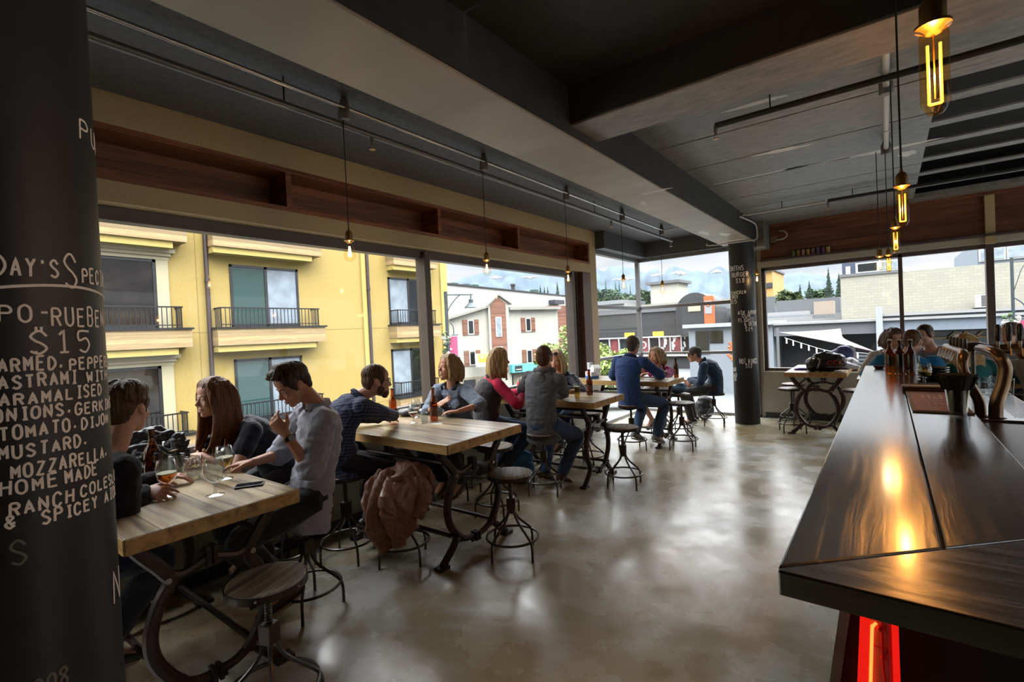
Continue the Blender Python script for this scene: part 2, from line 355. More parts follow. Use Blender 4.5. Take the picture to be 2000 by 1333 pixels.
# ---- unseen walls behind the camera, the right one opened for the added daylight window
m = MB(); m.box((LX-.25, FY-.2, 0), (RX+.2, FY, CZ)); m.box((RX, FY, 0), (RX+.2, BY+.2, .35)); m.box((RX, FY, 2.95), (RX+.2, BY+.2, CZ)); m.box((RX, FY-.2, 0), (RX+.2, 1.0, CZ)); m.box((RX, 4.3, 0), (RX+.2, 4.6, CZ))
struct(m.build('wall_front', plain('black_wall_paint', (.03, .03, .03), .7), smooth=False))
# paint scrapes and hooks left on the ceiling
scr = plain('bare_plaster', (.62, .64, .64), .7, bump=.2, bscale=30)
rs = random.Random(3)
def scar(x, y, z, lx, ly, a=0):
    P = [(lx*cos(t)*(1+.35*rs.uniform(-1, 1)), ly*sin(t)*(1+.35*rs.uniform(-1, 1))) for t in [2*pi*i/11 for i in range(11)]]
    m = MB().prism(P, (0, 0, 0), (cos(a), sin(a), 0), (-sin(a), cos(a), 0), -.003); m.v = [(p[0]+x, p[1]+y, p[2]+z+.0025) for p in m.v]
    return m
m = MB()
for a in ((-1.95, 4.9, 2.88, .03, .09, .2), (-1.70, 4.55, 2.88, .14, .03, .1), (-1.98, 7.1, 2.88, .05, .17, 0), (-1.8, 7.5, 2.88, .06, .14, 0), (-1.82, 8.15, 2.88, .22, .03, 0)):
    s = scar(*a); m.add(s.v, s.f)
struct(m.build('trim_10', scr, smooth=False))
m = MB()
for a in ((-.95, 5.95, CZ, .55, .025, 0), (-.55, 5.95, CZ, .3, .04, 0), (-.75, 5.25, CZ, .22, .05, .1), (-1.3, 3.75, CZ, .25, .025, .1), (-.7, 4.0, CZ, .22, .03, .1), (.22, 6.3, CZ, .07, .1, 0), (.05, 6.0, CZ, .35, .05, 0)):
    s = scar(*a); m.add(s.v, s.f)
struct(m.build('trim_11', scr, smooth=False))
# ================================================================ outside
GZ = -3.2
_plain, _wood = plain, wood; OUT = .51           # darkens all outdoor colours in place of a lower outdoor exposure
def plain(name, c, *a, **k): return _plain(name, tuple(x*OUT for x in c), *a, **k)
def wood(name, c1, c2, c3=None, **k): return _wood(name, *(tuple(x*OUT for x in c) if c else None for c in (c1, c2, c3)), **k)
yel = plain('yellow_render', (.46, .33, .088), .8, bump=.05, bscale=30, var=.07)
yeltrim = plain('pale_yellow_render', (.56, .43, .12), .8, var=.05, bscale=8)
clad = wood('pale_timber_boards', (.33, .215, .085), (.41, .28, .125), (.48, .345, .175), axis=1, rough=.7, plank=.117, paxis=2, gap=(.06, .04, .02))
creamtrim = plain('cream_moulding', (.52, .46, .29), .7)
railm = plain('black_steel_railing', (.007, .007, .009), .45, metal=.3)
dglass = plain('dark_window_glass', (.012, .016, .018), .05, spec=.6)
bronzeglass = plain('bronze_window_glass', (.022, .018, .016), .06, spec=.5, var=.4, bscale=2)
tealglass = plain('teal_window_glass', (.035, .085, .075), .05, spec=.9)
paleglass = plain('pale_curtained_glass', (.30, .36, .42), .08, spec=.9, var=.25, bscale=3)
pipem = plain('brown_downpipe', (.05, .028, .024), .5)
white = plain('white_render', (.34, .34, .335), .8, var=.03, bscale=3)
grey = plain('grey_cladding', (.13, .137, .145), .7, var=.05, bscale=2)
lgrey = plain('pale_blue_grey_fascia', (.19, .23, .28), .6, var=.05, bscale=2)
dgrey = plain('dark_grey_cladding', (.028, .03, .034), .7, var=.15, bscale=2)
struct(MB().box((-160, -40, GZ-.4), (120, 400, GZ)).build('ground', plain('pale_asphalt', (.15, .165, .17), .85, bump=.1, bscale=3, var=.12), smooth=False))
def text_mesh(s, size, depth=.01):
    cu = bpy.data.curves.new('t', 'FONT'); cu.body = s; cu.size = size; cu.extrude = depth; cu.align_x = 'CENTER'; cu.align_y = 'CENTER'; cu.resolution_u = 2
    o = bpy.data.objects.new('t', cu); COL.objects.link(o); dg = bpy.context.evaluated_depsgraph_get(); dg.update()
    me = bpy.data.meshes.new_from_object(o.evaluated_get(dg)); bpy.data.objects.remove(o); bpy.data.curves.remove(cu)
    return me
def sign_text(name, s, size, o, u, w, mat, parent, depth=.01):
    me = text_mesh(s, size, depth); u = V(u).normalized(); w = V(w).normalized(); n = u.cross(w)
    me.transform(MX(((u.x, w.x, n.x, o[0]), (u.y, w.y, n.y, o[1]), (u.z, w.z, n.z, o[2]), (0, 0, 0, 1))))
    return link(name, me, mat, parent)
# ---- the yellow apartment building across the lane
WX = -14.45; FX = -14.0
yb = thing('apartment_building', 'yellow rendered apartment building with timber clad balconies across the lane', 'building', (0, 0, 0))
m = MB(); m.box((WX-9, -8, GZ), (WX, 14.62, 8.2)); m.build('facade', yel, yb, False)
m = MB()
for y in (5.33, 10.62, 14.3): m.box((WX-.02, y-.008, GZ), (WX+.003, y+.008, 8))
for z in (-.62, 2.02, 4.66): m.box((WX-.02, -8, z-.008), (WX+.003, 14.62, z+.008))
m.build('render_joint', plain('dark_joint', (.28, .18, .04), .8), yb, False)  # thin darker strips along the render joints
m = MB(); m.box((WX, 10.45, GZ), (WX+.06, 10.62, 8.2)); m.box((WX, 14.25, GZ), (WX+.05, 14.62, 8.2)); m.build('pilaster', yeltrim, yb, False)
for y in (5.55, 10.68):
    pp = MB().tube([(WX+.09, y, GZ), (WX+.09, y, 8)], .055, 10)
    for z in (.7, 3.4, 6): pp.lathe([(.068, z-.04), (.068, z+.04)], (WX+.09, y, 0), 12)
    pp.build('downpipe', pipem, yb)
def ybwin(y0, y1, z0, z1, mats, surround=False):
    fr = MB(); t = .07
    fr.box((WX-.06, y0, z1-t), (WX+.03, y1, z1)); fr.box((WX-.06, y0, z0), (WX+.03, y1, z0+t)); fr.box((WX-.06, y0, z0), (WX+.03, y0+t, z1)); fr.box((WX-.06, y1-t, z0), (WX+.03, y1, z1))
    ym = (y0+y1)/2; fr.box((WX-.06, ym-.04, z0), (WX+.03, ym+.04, z1))
    w = fr.build('window', frame_dk, yb, False)
    for k, (a, b) in enumerate(((y0+t, ym-.04), (ym+.04, y1-t))): MB().box((WX-.03, a, z0+t), (WX+.008, b, z1-t)).build('window_pane', mats[k], w, False)
    if surround:
        s = MB(); s.box((WX, y1, z0), (WX+.05, y1+.26, z1)); s.box((WX, y0-.26, z0), (WX+.05, y0, z1))
        for i, (e, a, b) in enumerate(((.28, 0, .09), (.32, .09, .17), (.40, .17, .27))): s.box((WX, y0-e, z1+a), (WX+.06+.05*i, y1+e, z1+b))
        s.build('window_surround', creamtrim, yb, False)
frame_dk = plain('charcoal_window_frame', (.012, .0125, .015), .4)
def balcony(y0, y1, zt, ra=None):
    b = MB().box((WX, y0, zt-.45), (FX, y1, zt)).build('balcony', clad, yb, False)
    MB().box((WX, y0+.02, zt-.62), (FX-.06, y1-.3, zt-.45)).build('balcony_slab', yeltrim, b, False)
    MB().box((WX, y0-.04, zt), (FX+.05, y1+.04, zt+.045)).build('balcony_coping', railm, b, False)
    r = MB(); a, c = ra or (y0+.12, y1-.2); h = zt+.58; x = FX-.04
    r.box((x-.03, a-.03, h-.035), (x+.03, c+.03, h)); r.box((WX, a-.02, h-.035), (x, a+.02, h)); r.box((WX, c-.02, h-.035), (x, c+.02, h))
    r.box((x-.015, a, zt+.10), (x+.015, c, zt+.125))
    n = int((c-a)/.105)
    for i in range(n+1):
        y = a+(c-a)*i/n; r.box((x-.008, y-.008, zt+.04), (x+.008, y+.008, h-.03))
    for y in (a, c):
        for i in range(5): xx = WX+.05+.08*i; r.box((xx-.008, y-.008, zt+.04), (xx+.008, y+.008, h-.03))
    r.build('balcony_railing', railm, b, False)
for zt in (4.74, 2.09, -.56):
    balcony(1.3, 5.0, zt); balcony(5.6, 8.73, zt); balcony(11.56, 13.72, zt)
    z = zt-2.65+.05
    k = zt
    ybwin(1.7, 4.42, z+.0, z+1.72, (bronzeglass, bronzeglass), True)
    ybwin(6.15, 8.14, z, z+1.75, (tealglass, paleglass)); ybwin(11.6, 13.48, z, z+1.74, (paleglass, dglass))
# ---- beige hotel with shutters, further up the street
HP = (-24.7, 31.46, 0); HR = atan2(.94, .34)
ht = thing('hotel', 'beige three storey hotel with brown shutters and a timber clad gable tower', 'building', HP, HR)
beige = plain('beige_render', (.48, .465, .40), .8, var=.04, bscale=1.5)
browncl = wood('brown_weatherboard', (.17, .055, .026), (.24, .09, .045), axis=0, rough=.7, plank=.16, paxis=2)
shut = plain('brown_shutter', (.22, .085, .04), .7, var=.1, bscale=6)
U, W = (1, 0, 0), (0, 0, 1)
MB().prism([(-5.1, GZ), (5.5, GZ), (5.5, 3.62), (.4, 3.62), (.4, 3.5), (-1.7, 3.7), (-5.1, 2.85)], (0, 0, 0), U, W, -7).build('facade', beige, ht, False)
MB().prism([(-1.62, GZ), (.3, GZ), (.3, 4.05), (-.72, 4.72), (-1.62, 4.0)], (0, -.25, 0), U, W, -3).build('gable_tower', beige, ht, False)
MB().prism([(-1.42, -1.5), (-.02, -1.5), (-.02, 4.08), (-.72, 4.55), (-1.42, 3.98)], (0, -.3, 0), U, W, -.06).build('tower_cladding', browncl, ht, False)
m = MB(); rt = .1
m.prism([(-1.85, 3.82), (-.72, 4.72), (.55, 3.98), (.55, 4.10), (-.72, 4.86), (-1.85, 3.95)], (0, -.45, 0), U, W, -4)
m.prism([(-5.3, 2.85), (-1.62, 3.78), (-1.62, 3.98), (-5.3, 3.02)], (0, -.4, 0), U, W, -7.6); m.box((.35, -.4, 3.55), (5.6, 7, 3.78))
m.build('roof', plain('grey_beige_roof_edge', (.33, .31, .26), .6), ht, False)
MB().box((5.05, .4, GZ), (6.9, 7, 3.9)).build('timber_wing', browncl, ht, False)
def hotelwin(a, b, z0, z1):
    fr = MB().box((a, -.08, z0), (b, .02, z1)).build('window', plain('white_window_frame', (.7, .7, .68), .5), ht, False)
    MB().box((a+.09, -.1, z0+.1), (b-.09, -.07, z1-.08)).build('window_pane', dglass, fr, False)
    for s0 in (a-.42, b+.03):
        s = MB().box((s0, -.07, z0-.02), (s0+.39, .02, z1+.02)); s.box((s0, -.1, z0+.15), (s0+.39, -.06, z0+.22)); s.box((s0, -.1, z1-.25), (s0+.39, -.06, z1-.18)); s.build('shutter', shut, ht, False)
for a, z in ((-3.42, 1.68), (2.02, 1.72), (-3.4, -.72), (2.0, -.95)): hotelwin(a, a+.56, z, z+1.15)
for z0, z1 in ((1.42, 3.0), (-.6, .62)):
    f2 = MB().box((-1.05, -.36, z0), (-.5, -.28, z1)).build('window', MATS['white_window_frame'], ht, False); MB().box((-.97, -.38, z0+.08), (-.58, -.34, z1-.08)).build('window_pane', paleglass, f2, False)
MB().box((-5.1, -.12, GZ), (5.4, .0, -1.62)).build('stone_base', plain('ledge_stone', (.30, .26, .19), .85, bump=.5, bscale=6, var=.35), ht, False)
MB().box((-4, -.2, -3.0), (-3.0, -.1, -1.8)).build('shop_window', dglass, ht, False); MB().box((-.5, -.2, -3.2), (.5, -.1, -1.8)).build('shop_door', dglass, ht, False)
sg = thing('shop_sign', 'lime green lightbox sign with white letters on the beige hotel', 'sign', HP, HR)
MB().box((-3.35, -1.25, -.8), (-1.85, -.95, .2)).build('sign_box', plain('white_sign_box', (.75, .75, .72), .5), sg, False)
MB().box((-3.25, -1.28, -.45), (-1.87, -1.25, .15)).build('sign_face', plain('lime_green_sign', (.60, .85, .05), .5), sg, False)
sign_text('lettering', 'THA', .36, (-2.45, -1.29, -.05), U, W, plain('white_letter', (.85, .85, .82), .5), sg); MB().lathe([(.12, -.01), (.12, .01)], (0, 0, 0), 16).xf(MX.Translation((-2.98, -1.29, -.05)) @ MX.Rotation(pi/2, 4, 'X')).build('emblem', MATS['white_letter'], sg)
aw = thing('shop_fascia', 'turquoise shop fascia with a black square emblem along the hotel front', 'sign', HP, HR)
MB().box((.1, -.7, -1.55), (5.3, -.12, -.9)).build('fascia_board', plain('turquoise_sign', (.14, .60, .66), .5), aw, False)
MB().box((.35, -.73, -1.45), (1.05, -.7, -1.0)).build('emblem', plain('black_emblem', (.02, .02, .02), .5), aw, False)
MB().box((.45, -.75, -1.33), (.95, -.73, -1.27)).build('emblem_stripe', MATS['white_letter'], aw, False)
# ---- long white building behind it
wb = thing('warehouse', 'long white building with a dark roof edge and a black flue behind the hotel', 'building', (-43.1, 55.2, 0), atan2(1, -.02))
MB().prism([(-16, GZ), (26, GZ), (26, 7.5), (-16, 8.12)], (0, 0, 0), U, W, -14).build('wall', plain('bright_white_wall', (.48, .475, .45), .8, var=.02), wb, False)
MB().prism([(-16, 8.1), (26, 7.48), (26, 7.62), (-16, 8.28)], (0, -.15, 0), U, W, -14.3).build('roof_edge', dgrey, wb, False)
MB().cyl((4.2, 1.5, 7.6), (4.2, 1.5, 9.1), .3).lathe([(.4, 8.85), (.4, 9.1)], (4.2, 1.5, 0), 16).build('flue', dgrey, wb)
for u, a in ((-9.5, 1), (-7, .8), (-5.4, 1), (-12.8, 1.2), (9.5, 1.0)): MB().box((u, 1, 7.6), (u+a, 2, 8.5)).build('roof_vent', plain('dark_green_vent', (.03, .09, .08), .6), wb, False)
m = MB().box((11.8, -1.2, 6.1), (14.8, 0, 6.75)); m.build('air_conditioner', dgrey, wb, False)
# ---- street lamps with banners and flower baskets
lampm = plain('slate_lamp_paint', (.055, .075, .085), .45, metal=.3)
pink = plain('pink_banner', (.62, .075, .19), .7, var=.08, bscale=4)
flow = plain('white_blossom', (.8, .78, .74), .7); leafd = plain('basket_leaves', (.05, .10, .03), .8, var=.4, bscale=20)
def street_lamp(x, y, rz, ztop, label, blabel, flabel, k=1., blen=.75):
    L = thing('street_lamp', label, 'street lamp', (x, y, 0), rz)
    m = MB().tube([(0, 0, GZ), (0, 0, ztop+.1)], .055*k, 12); m.lathe([(.12, GZ), (.12, GZ+.5), (.07, GZ+.7)], (0, 0, 0), 14); m.build('pole', lampm, L)
    MB().tube([(0, 0, ztop), (.86*k, 0, ztop-.02)], .022*k, 8).build('arm', lampm, L)
    MB().tube(catmull([(0, 0, ztop-.75), (.08, 0, ztop-.45), (.28*k, 0, ztop-.18), (.45*k, 0, ztop-.02)]), .014*k, 6).build('brace', lampm, L)
    zs = ztop-.05
    MB().lathe([(.02, zs), (.02, zs-.1), (.07*k, zs-.13), (.075*k, zs-.24), (.2*k, zs-.36), (.23*k, zs-.40), (.21*k, zs-.40), (.06*k, zs-.26)], (.8*k, 0, 0), 20, False).build('lamp_shade', lampm, L)
    MB().tube(catmull([(0, 0, ztop-.8), (.18, 0, ztop-1.0), (.2, 0, ztop-1.28)]), .014, 6).build('banner_bracket', lampm, L)
    MB().tube([(0, 0, ztop-1.3), (.34, 0, ztop-1.3)], .016, 6).build('banner_arm', lampm, L)
    b = thing('banner', blabel, 'banner', (x, y, 0), rz)
    pts = [(.05, ztop-1.35), (.31, ztop-1.35), (.31, ztop-1.35-blen), (.18, ztop-1.3-blen), (.05, ztop-1.35-blen)]
    MB().prism(pts, (0, 0, 0), U, W, -.012).build('banner_cloth', pink, b, False)
    f = thing('flower_basket', flabel, 'flowers', (x, y, 0), rz); r = random.Random(8); m1 = MB(); m2 = MB()
    for i in range(60):
        t = 2*pi*r.random(); q = .06+.1*r.random(); z = ztop-1.2-r.random()*.85
        (m1 if i % 2 else m2).ell((q*cos(t)-.04, q*sin(t), z), r.uniform(.03, .055), n=7, m=5)
    m1.build('blossoms', flow, f); m2.build('leaves', leafd, f)
street_lamp(-11.22, 11.3, atan2(.7, .72), 2.95, 'slate grey street lamp with a bell shade beside the yellow building', 'pink banner hanging from the lamp post beside the yellow building', 'white flower basket on the lamp post beside the yellow building')
street_lamp(2.32, 16, -.15, 2.72, 'grey street lamp outside the wide right hand window', 'pink banner on the lamp post outside the right hand window', 'white flower basket on the lamp post outside the right hand window', .55, .4)
# ---- leafy street tree
def leaf_mesh(name, centers, n, size, mat, parent, seed):
    r = random.Random(seed); m = MB()
    for i in range(n):
        c, R = centers[r.randrange(len(centers))]
        d = V((r.gauss(0, 1), r.gauss(0, 1), r.gauss(0, 1))).normalized()*(r.random()**.4)
        p = V(c)+V((d.x*R[0], d.y*R[1], d.z*R[2])); q = MX.Rotation(r.random()*6.28, 3, V((r.gauss(0, 1), r.gauss(0, 1), r.gauss(0, 1))).normalized())
        s = size*r.uniform(.6, 1.3); a = q @ V((s, 0, 0)); b = q @ V((0, s*.55, 0))
        m.add([p-a, p-a*.2+b, p+a, p-a*.2-b], [(0, 1, 2, 3)])
    return m.build(name, mat, parent, False)
leafm = plain('spring_leaves', (.34, .46, .10), .7, var=.45, bscale=2.0)
tr = thing('street_tree', 'light green leafy tree standing on the street by the window corner', 'tree', (-10.2, 17.2, 0))
m = MB(); m.tube([(0, 0, GZ), (.05, .05, -1.2), (0, .1, .6), (.1, 0, 1.7)], [.12, .10, .07, .03], 8)
for a, b in (((0, 0, -1.2), (.9, .5, .5)), ((0, 0, -.8), (-.7, -.4, .6)), ((0, .1, .2), (.5, .3, 1.5)), ((.05, .05, -1.3), (1.4, .9, .1)), ((0, 0, -1), (-.9, -.5, -.2))): m.tube([a, b], [.05, .015], 6)
m.build('trunk', plain('tree_bark', (.10, .08, .06), .9, bump=.4, bscale=20), tr)
leaf_mesh('foliage', [((.1, .1, .9), (.75, .7, 1.1)), ((.9, .5, .3), (.9, .8, .8)), ((-.7, -.45, .45), (.65, .6, .7)), ((1.5, .9, -.2), (.9, .7, .8)), ((-.8, -.5, -.4), (.6, .6, .6)), ((.3, .2, 1.75), (.45, .45, .6)), ((.5, .3, -.6), (1.0, .8, .8)), ((1.9, 1.1, .2), (.5, .5, .6))], 8200, .095, leafm, tr, 4)
# ---- dark restaurant building with vaulted dormer, grey kiosk, rooftops to the north
def bldg(name, label, boxes, cat='building'):
    t = thing(name, label, cat, (0, 0, 0))
    for nm, lo, hi, mt in boxes: MB().box(lo, hi).build(nm, mt, t, False)
    return t
slat = wood('black_slat_cladding', (.009, .0095, .011), (.017, .018, .02), axis=0, rough=.6, plank=.35, paxis=2, gap=(.005, .005, .006))
redp = plain('red_poster', (.26, .05, .05), .6, var=.5, bscale=1.2); yelp = plain('yellow_poster', (.65, .48, .05), .6)
bb = bldg('restaurant_building', 'black slatted building with red shop windows seen through the corner glass', [('facade', (-34, 55, .6), (-14.3, 66, 3.35), slat), ('ground_storey', (-34, 55.4, GZ), (-14.3, 66, .6), dgrey), ('parapet', (-34, 54.8, 3.35), (-14.3, 66, 3.9), grey),
    ('shop_sill', (-30, 54.9, -1.75), (-15, 55.3, -1.45), MATS['white_window_frame']), ('shop_transom', (-30, 54.9, .4), (-15, 55.3, .55), MATS['white_window_frame'])])
for i in range(10):
    x = -27.0+i*1.25
    w = MB().box((x-.05, 54.9, -1.5), (x+.05, 55.3, .45)).build('shop_mullion', MATS['white_window_frame'], bb, False)
    MB().box((x+.08, 55.2, -1.42), (x+1.15, 55.3, .35)).build('shop_poster', redp if i % 3 == 0 else dglass if i % 3 == 1 else plain('dark_red_poster', (.10, .035, .035), .5, var=.6, bscale=1.5), w, False)
for x, k in ((-22.8, 0), (-20.3, 1), (-19.2, 2), (-18.0, 1)):
    m = MB(); rr = random.Random(int(-x*10))
    if k == 0: m.torus((x, 55.15, -.45), .38, .08, 20, 6, MX.Rotation(pi/2, 3, 'X'))
    else:
        for i in range(5): m.ell((x+rr.uniform(-.3, .3), 55.15, -.9+.3*i), (rr.uniform(.1, .25), .04, .2), n=8, m=5)
    m.build('poster_print', MATS['white_letter'], bb, True)
for x in (-25, -21.5, -18.6): MB().box((x, 54.95, .55), (x+1.3, 55.1, 1.1)).build('fascia_panel', yelp, bb, False)
pts = [(-18.3, .6), (-18.3, 3.0)]+[(-16.25+2.05*cos(t), 3.0+2.1*sin(t)) for t in [pi-pi*i/14 for i in range(15)]]+[(-14.2, .6)]
MB().prism(pts, (0, 53.6, 0), U, W, -5).build('vaulted_dormer', slat, bb, False)
MB().box((-16.9, 53.5, 3.1), (-15.6, 53.62, 3.9)).build('dormer_window', plain('warm_lit_window', (.6, .55, .35), .3), bb, False)
rsn = thing('projecting_sign', 'tall orange and white projecting sign on the black restaurant', 'sign', (0, 0, 0))
MB().box((-15.1, 53, 1.7), (-14.2, 53.6, 4.6)).build('sign_box', plain('orange_sign', (.75, .12, .02), .5), rsn, False); MB().box((-15.0, 52.95, 2.75), (-14.3, 53.0, 4.1)).build('sign_face', white, rsn, False)
MB().torus((-14.65, 52.93, 3.75), .2, .06, 20, 6, MX.Rotation(pi/2, 3, 'X')).build('emblem', MATS['orange_sign'], rsn)
gk = bldg('kiosk_building', 'pale grey flat roofed building with two windows beside the chalk column', [('wall', (-11.4, 36, GZ), (-5.95, 42, 1.42), plain('pale_grey_wall', (.235, .265, .295), .7)), ('roof_edge', (-11.7, 35.6, 1.42), (-5.95, 42, 1.68), plain('white_roof_edge', (.38, .40, .425), .6))])
for a, b, z in ((-10.85, -10.05, -.4), (-9.9, -9.1, .35)):
    f = MB().box((a-.06, 35.94, z-.06), (b+.06, 36, 1.18)).build('window', frame_dk, gk, False); MB().box((a, 35.9, z), (b, 35.95, 1.12)).build('window_pane', dglass, f, False)
m = MB(); rr = random.Random(6)
for i in range(14): m.ell((-8.75+rr.uniform(0, .35), 35.97, -.9+i*.09), (.12, .03, .07), n=8, m=5)
m.build('orange_mural', plain('orange_mural_paint', (.8, .16, .03), .6), gk)
bldg('tower_block', 'cream rooftop tower with a flat roof beyond the corner glass', [('wall', (-35.3, 90, -3), (-30.2, 96, 9.6), beige), ('roof', (-36, 89.5, 9.6), (-29.6, 96.5, 10.1), grey), ('lower_roof', (-37.5, 88, -3), (-20, 96, 5.9), plain('cream_parapet', (.32, .31, .27), .7))])
bldg('white_hall', 'white low roofed hall on the left of the corner glass', [('wall', (-60, 84, -3), (-38, 94, 6.2), white), ('roof', (-61, 83.5, 6.2), (-38, 94, 6.9), plain('pale_grey_roof', (.25, .275, .29), .6))])
# ---- buildings behind the wide back window
def brick_mat():
    m, nt, b = newmat('painted_block_wall'); L = nt.links.new
    tc = nt.nodes.new('ShaderNodeTexCoord'); mp = nt.nodes.new('ShaderNodeMapping'); mp.inputs['Rotation'].default_value = (radians(90), 0, 0); L(tc.outputs['Object'], mp.inputs[0])
    br = nt.nodes.new('ShaderNodeTexBrick'); br.inputs['Scale'].default_value = 1; br.inputs['Brick Width'].default_value = .42; br.inputs['Row Height'].default_value = .2; br.inputs['Mortar Size'].default_value = .014
    br.inputs['Color1'].default_value = (.20, .192, .155, 1); br.inputs['Color2'].default_value = (.175, .17, .138, 1); br.inputs['Mortar'].default_value = (.155, .15, .12, 1)
    L(mp.outputs[0], br.inputs['Vector']); L(br.outputs['Color'], b.inputs['Base Color']); b.inputs['Roughness'].default_value = .85
    return m
blk = bldg('block_building', 'cream painted block wall building filling the right hand window', [('block_wall', (-2.65, 44, GZ), (16, 58, 4.68), brick_mat()), ('upper_storey', (4.85, 44.4, 4.68), (16, 58, 6.4), plain('slate_blue_storey', (.16, .2, .25), .6)), ('ledge', (-2.7, 43.9, 4.66), (1.0, 45, 4.86), grey)])
for a, b in ((5.0, 6.1), (6.3, 9.5)):
    f = MB().box((a-.08, 44.3, 4.9), (b+.08, 44.42, 5.75)).build('window', MATS['white_window_frame'], blk, False); MB().box((a, 44.25, 4.98), (b, 44.32, 5.67)).build('window_pane', paleglass, f, False)
bldg('rooftop_flat', 'navy blue rooftop flat with white framed window above the block wall', [('wall', (-2.75, 48, 4.69), (1.0, 53, 6.3), plain('navy_cladding', (.035, .055, .10), .6)), ('window_frame', (-1.85, 47.9, 5.15), (.9, 48, 5.95), MATS['white_window_frame']), ('window_pane', (-1.7, 47.85, 5.25), (-.5, 47.92, 5.85), dglass), ('window_pane', (-.35, 47.85, 5.25), (.8, 47.92, 5.85), paleglass), ('door', (-2.5, 47.9, 4.7), (-2.2, 48, 5.75), MATS['white_letter'])])
ac = thing('air_conditioner', 'white air conditioning unit on the block wall', 'air conditioner', (0, 0, 0))
MB().box((4.55, 42.9, 1.9), (5.25, 43.3, 2.72)).build('casing', MATS['white_letter'], ac, False, .02)
m = MB()
for i in range(8): m.box((4.8, 42.86, 1.98+i*.09), (5.2, 42.9, 2.03+i*.09))
m.build('grille', dgrey, ac, False); MB().box((4.5, 43.2, 1.79), (5.3, 44, 1.9)).build('bracket', dgrey, ac, False)
cp = bldg('shop_canopy', 'grey shopfront canopy with a white pier below the block wall', [('fascia', (-5.9, 36, .64), (-.47, 36.4, 1.36), plain('mid_grey_fascia', (.12, .125, .135), .6)), ('fascia', (-.2, 36, .72), (14, 36.4, 1.62), lgrey), ('coping', (-5.9, 35.8, 1.36), (14, 43.9, 1.5), white), ('coping', (-.2, 35.8, 1.62), (14, 43.9, 1.78), white),
    ('pier', (-.5, 35.7, GZ), (-.18, 36.5, 2.2), MATS['white_roof_edge']), ('soffit', (-5.9, 36.4, .6), (14, 43.9, .72), dgrey), ('shop_wall', (-5.9, 39, GZ), (-.4, 39.3, .62), dgrey), ('shop_glass', (-.2, 39.5, GZ), (14, 39.7, .75), plain('dark_teal_shop_glass', (.04, .07, .075), .1))])
ftim = plain('pale_framing_timber', (.35, .27, .13), .7)
m = MB()
for x in (1.7, 3.6, 6.4, 8): m.box((x, 39.0, GZ), (x+.16, 39.2, .7))
m.box((1.5, 39.0, .1), (9, 39.2, .24))
for x in (2.0, 3.0, 4.2, 5.2): m.box((x, 39, -.1), (x+.1, 39.1, .75), MX.Rotation(.8, 3, 'Y'))
m.build('timber_framing', ftim, cp, False)
m = MB()
for i in range(9): m.box((-3.2, 33.5+i*.01, -2.2+i*.2), (-.4, 33.6, -2.08+i*.2))
t = thing('louvre_screen', 'dark slatted screen below the bunting outside the back window', 'screen', (0, 0, 0)); m.build('slat', plain('slate_slat', (.06, .068, .08), .6), t, False)
sl = thing('shade_sail', 'white triangular shade sail stretched below the grey canopy', 'shade sail', (0, 0, 0))
A, B, Cc = V((-4.05, 26, 1.08)), V((-1.72, 27.5, 1.12)), V((-.42, 25.4, .15)); m = MB(); N = 10; idx = {}
vs = []; fs = []
for i in range(N+1):
    for j in range(N+1-i):
        a, b = i/N, j/N; p = A*(1-a-b)+B*a+Cc*b; c = 1-a-b; q = p + (V((-2.1, 26.4, .75))-p)*(.55*(a*b*4+b*c*4*.3+a*c*4*.2)*.8); idx[i, j] = len(vs); vs.append(q)
for i in range(N):
    for j in range(N-i):
        fs.append((idx[i, j], idx[i+1, j], idx[i, j+1]))
        if i+j < N-1: fs.append((idx[i+1, j], idx[i+1, j+1], idx[i, j+1]))
n0 = len(vs); vs2 = vs+[v+V((0, 0, .02)) for v in vs]; m.add(vs2, fs+[tuple(k+n0 for k in reversed(f)) for f in fs])
m.build('sail_cloth', plain('white_sailcloth', (.16, .15, .147), .8), sl)
MB().tube(catmull([B, V((-2.0, 26.6, .6)), V((-1.3, 26, .38)), Cc]), .02, 6).build('red_hem', plain('dark_red_hem', (.3, .02, .03), .7), sl)
MB().cyl((-4.1, 26, GZ), (-4.1, 26, 1.3), .06).build('post', grey, sl)
bu = thing('bunting', 'string of white paper strips hung outside the back window', 'bunting', (0, 0, 0))
bp = catmull([(-3.75, 25.5, .85), (-2.94, 25.5, .53), (-2.06, 25.5, .22), (-1.2, 25.5, .14), (-.1, 25.5, .02)], 6)
MB().tube(bp, .008, 5).build('cord', MATS['white_letter'], bu)
m = MB()
for p in bp[1::2]: m.box((p.x-.03, 25.49, p.z-.24), (p.x+.03, 25.5, p.z))
m.build('paper_strip', MATS['white_letter'], bu, False)
bldg('rooftop_plant_room', 'cream plant room box standing on the white roofs', [('casing', (-4.0, 40, 1.95), (-2.85, 41.5, 2.86), plain('cream_plant_box', (.33, .26, .2), .7)), ('base', (-4.1, 39.9, 1.7), (-2.8, 41.6, 1.95), grey)])
bldg('white_rooftops', 'cluster of low white rooftops behind the grey canopy', [('roof', (-14, 60, -3), (-6.5, 70, 2.6), white), ('roof', (-11.5, 58, -3), (-3.5, 60, 2.2), MATS['pale_grey_roof']), ('roof', (-9.8, 62, 2.2), (-3.8, 66, 3.9), grey), ('roof', (-13.5, 58, 2.2), (-11.6, 59, 3.2), white), ('roof', (-9, 46, -3), (-2.7, 50, 1.9), white)])
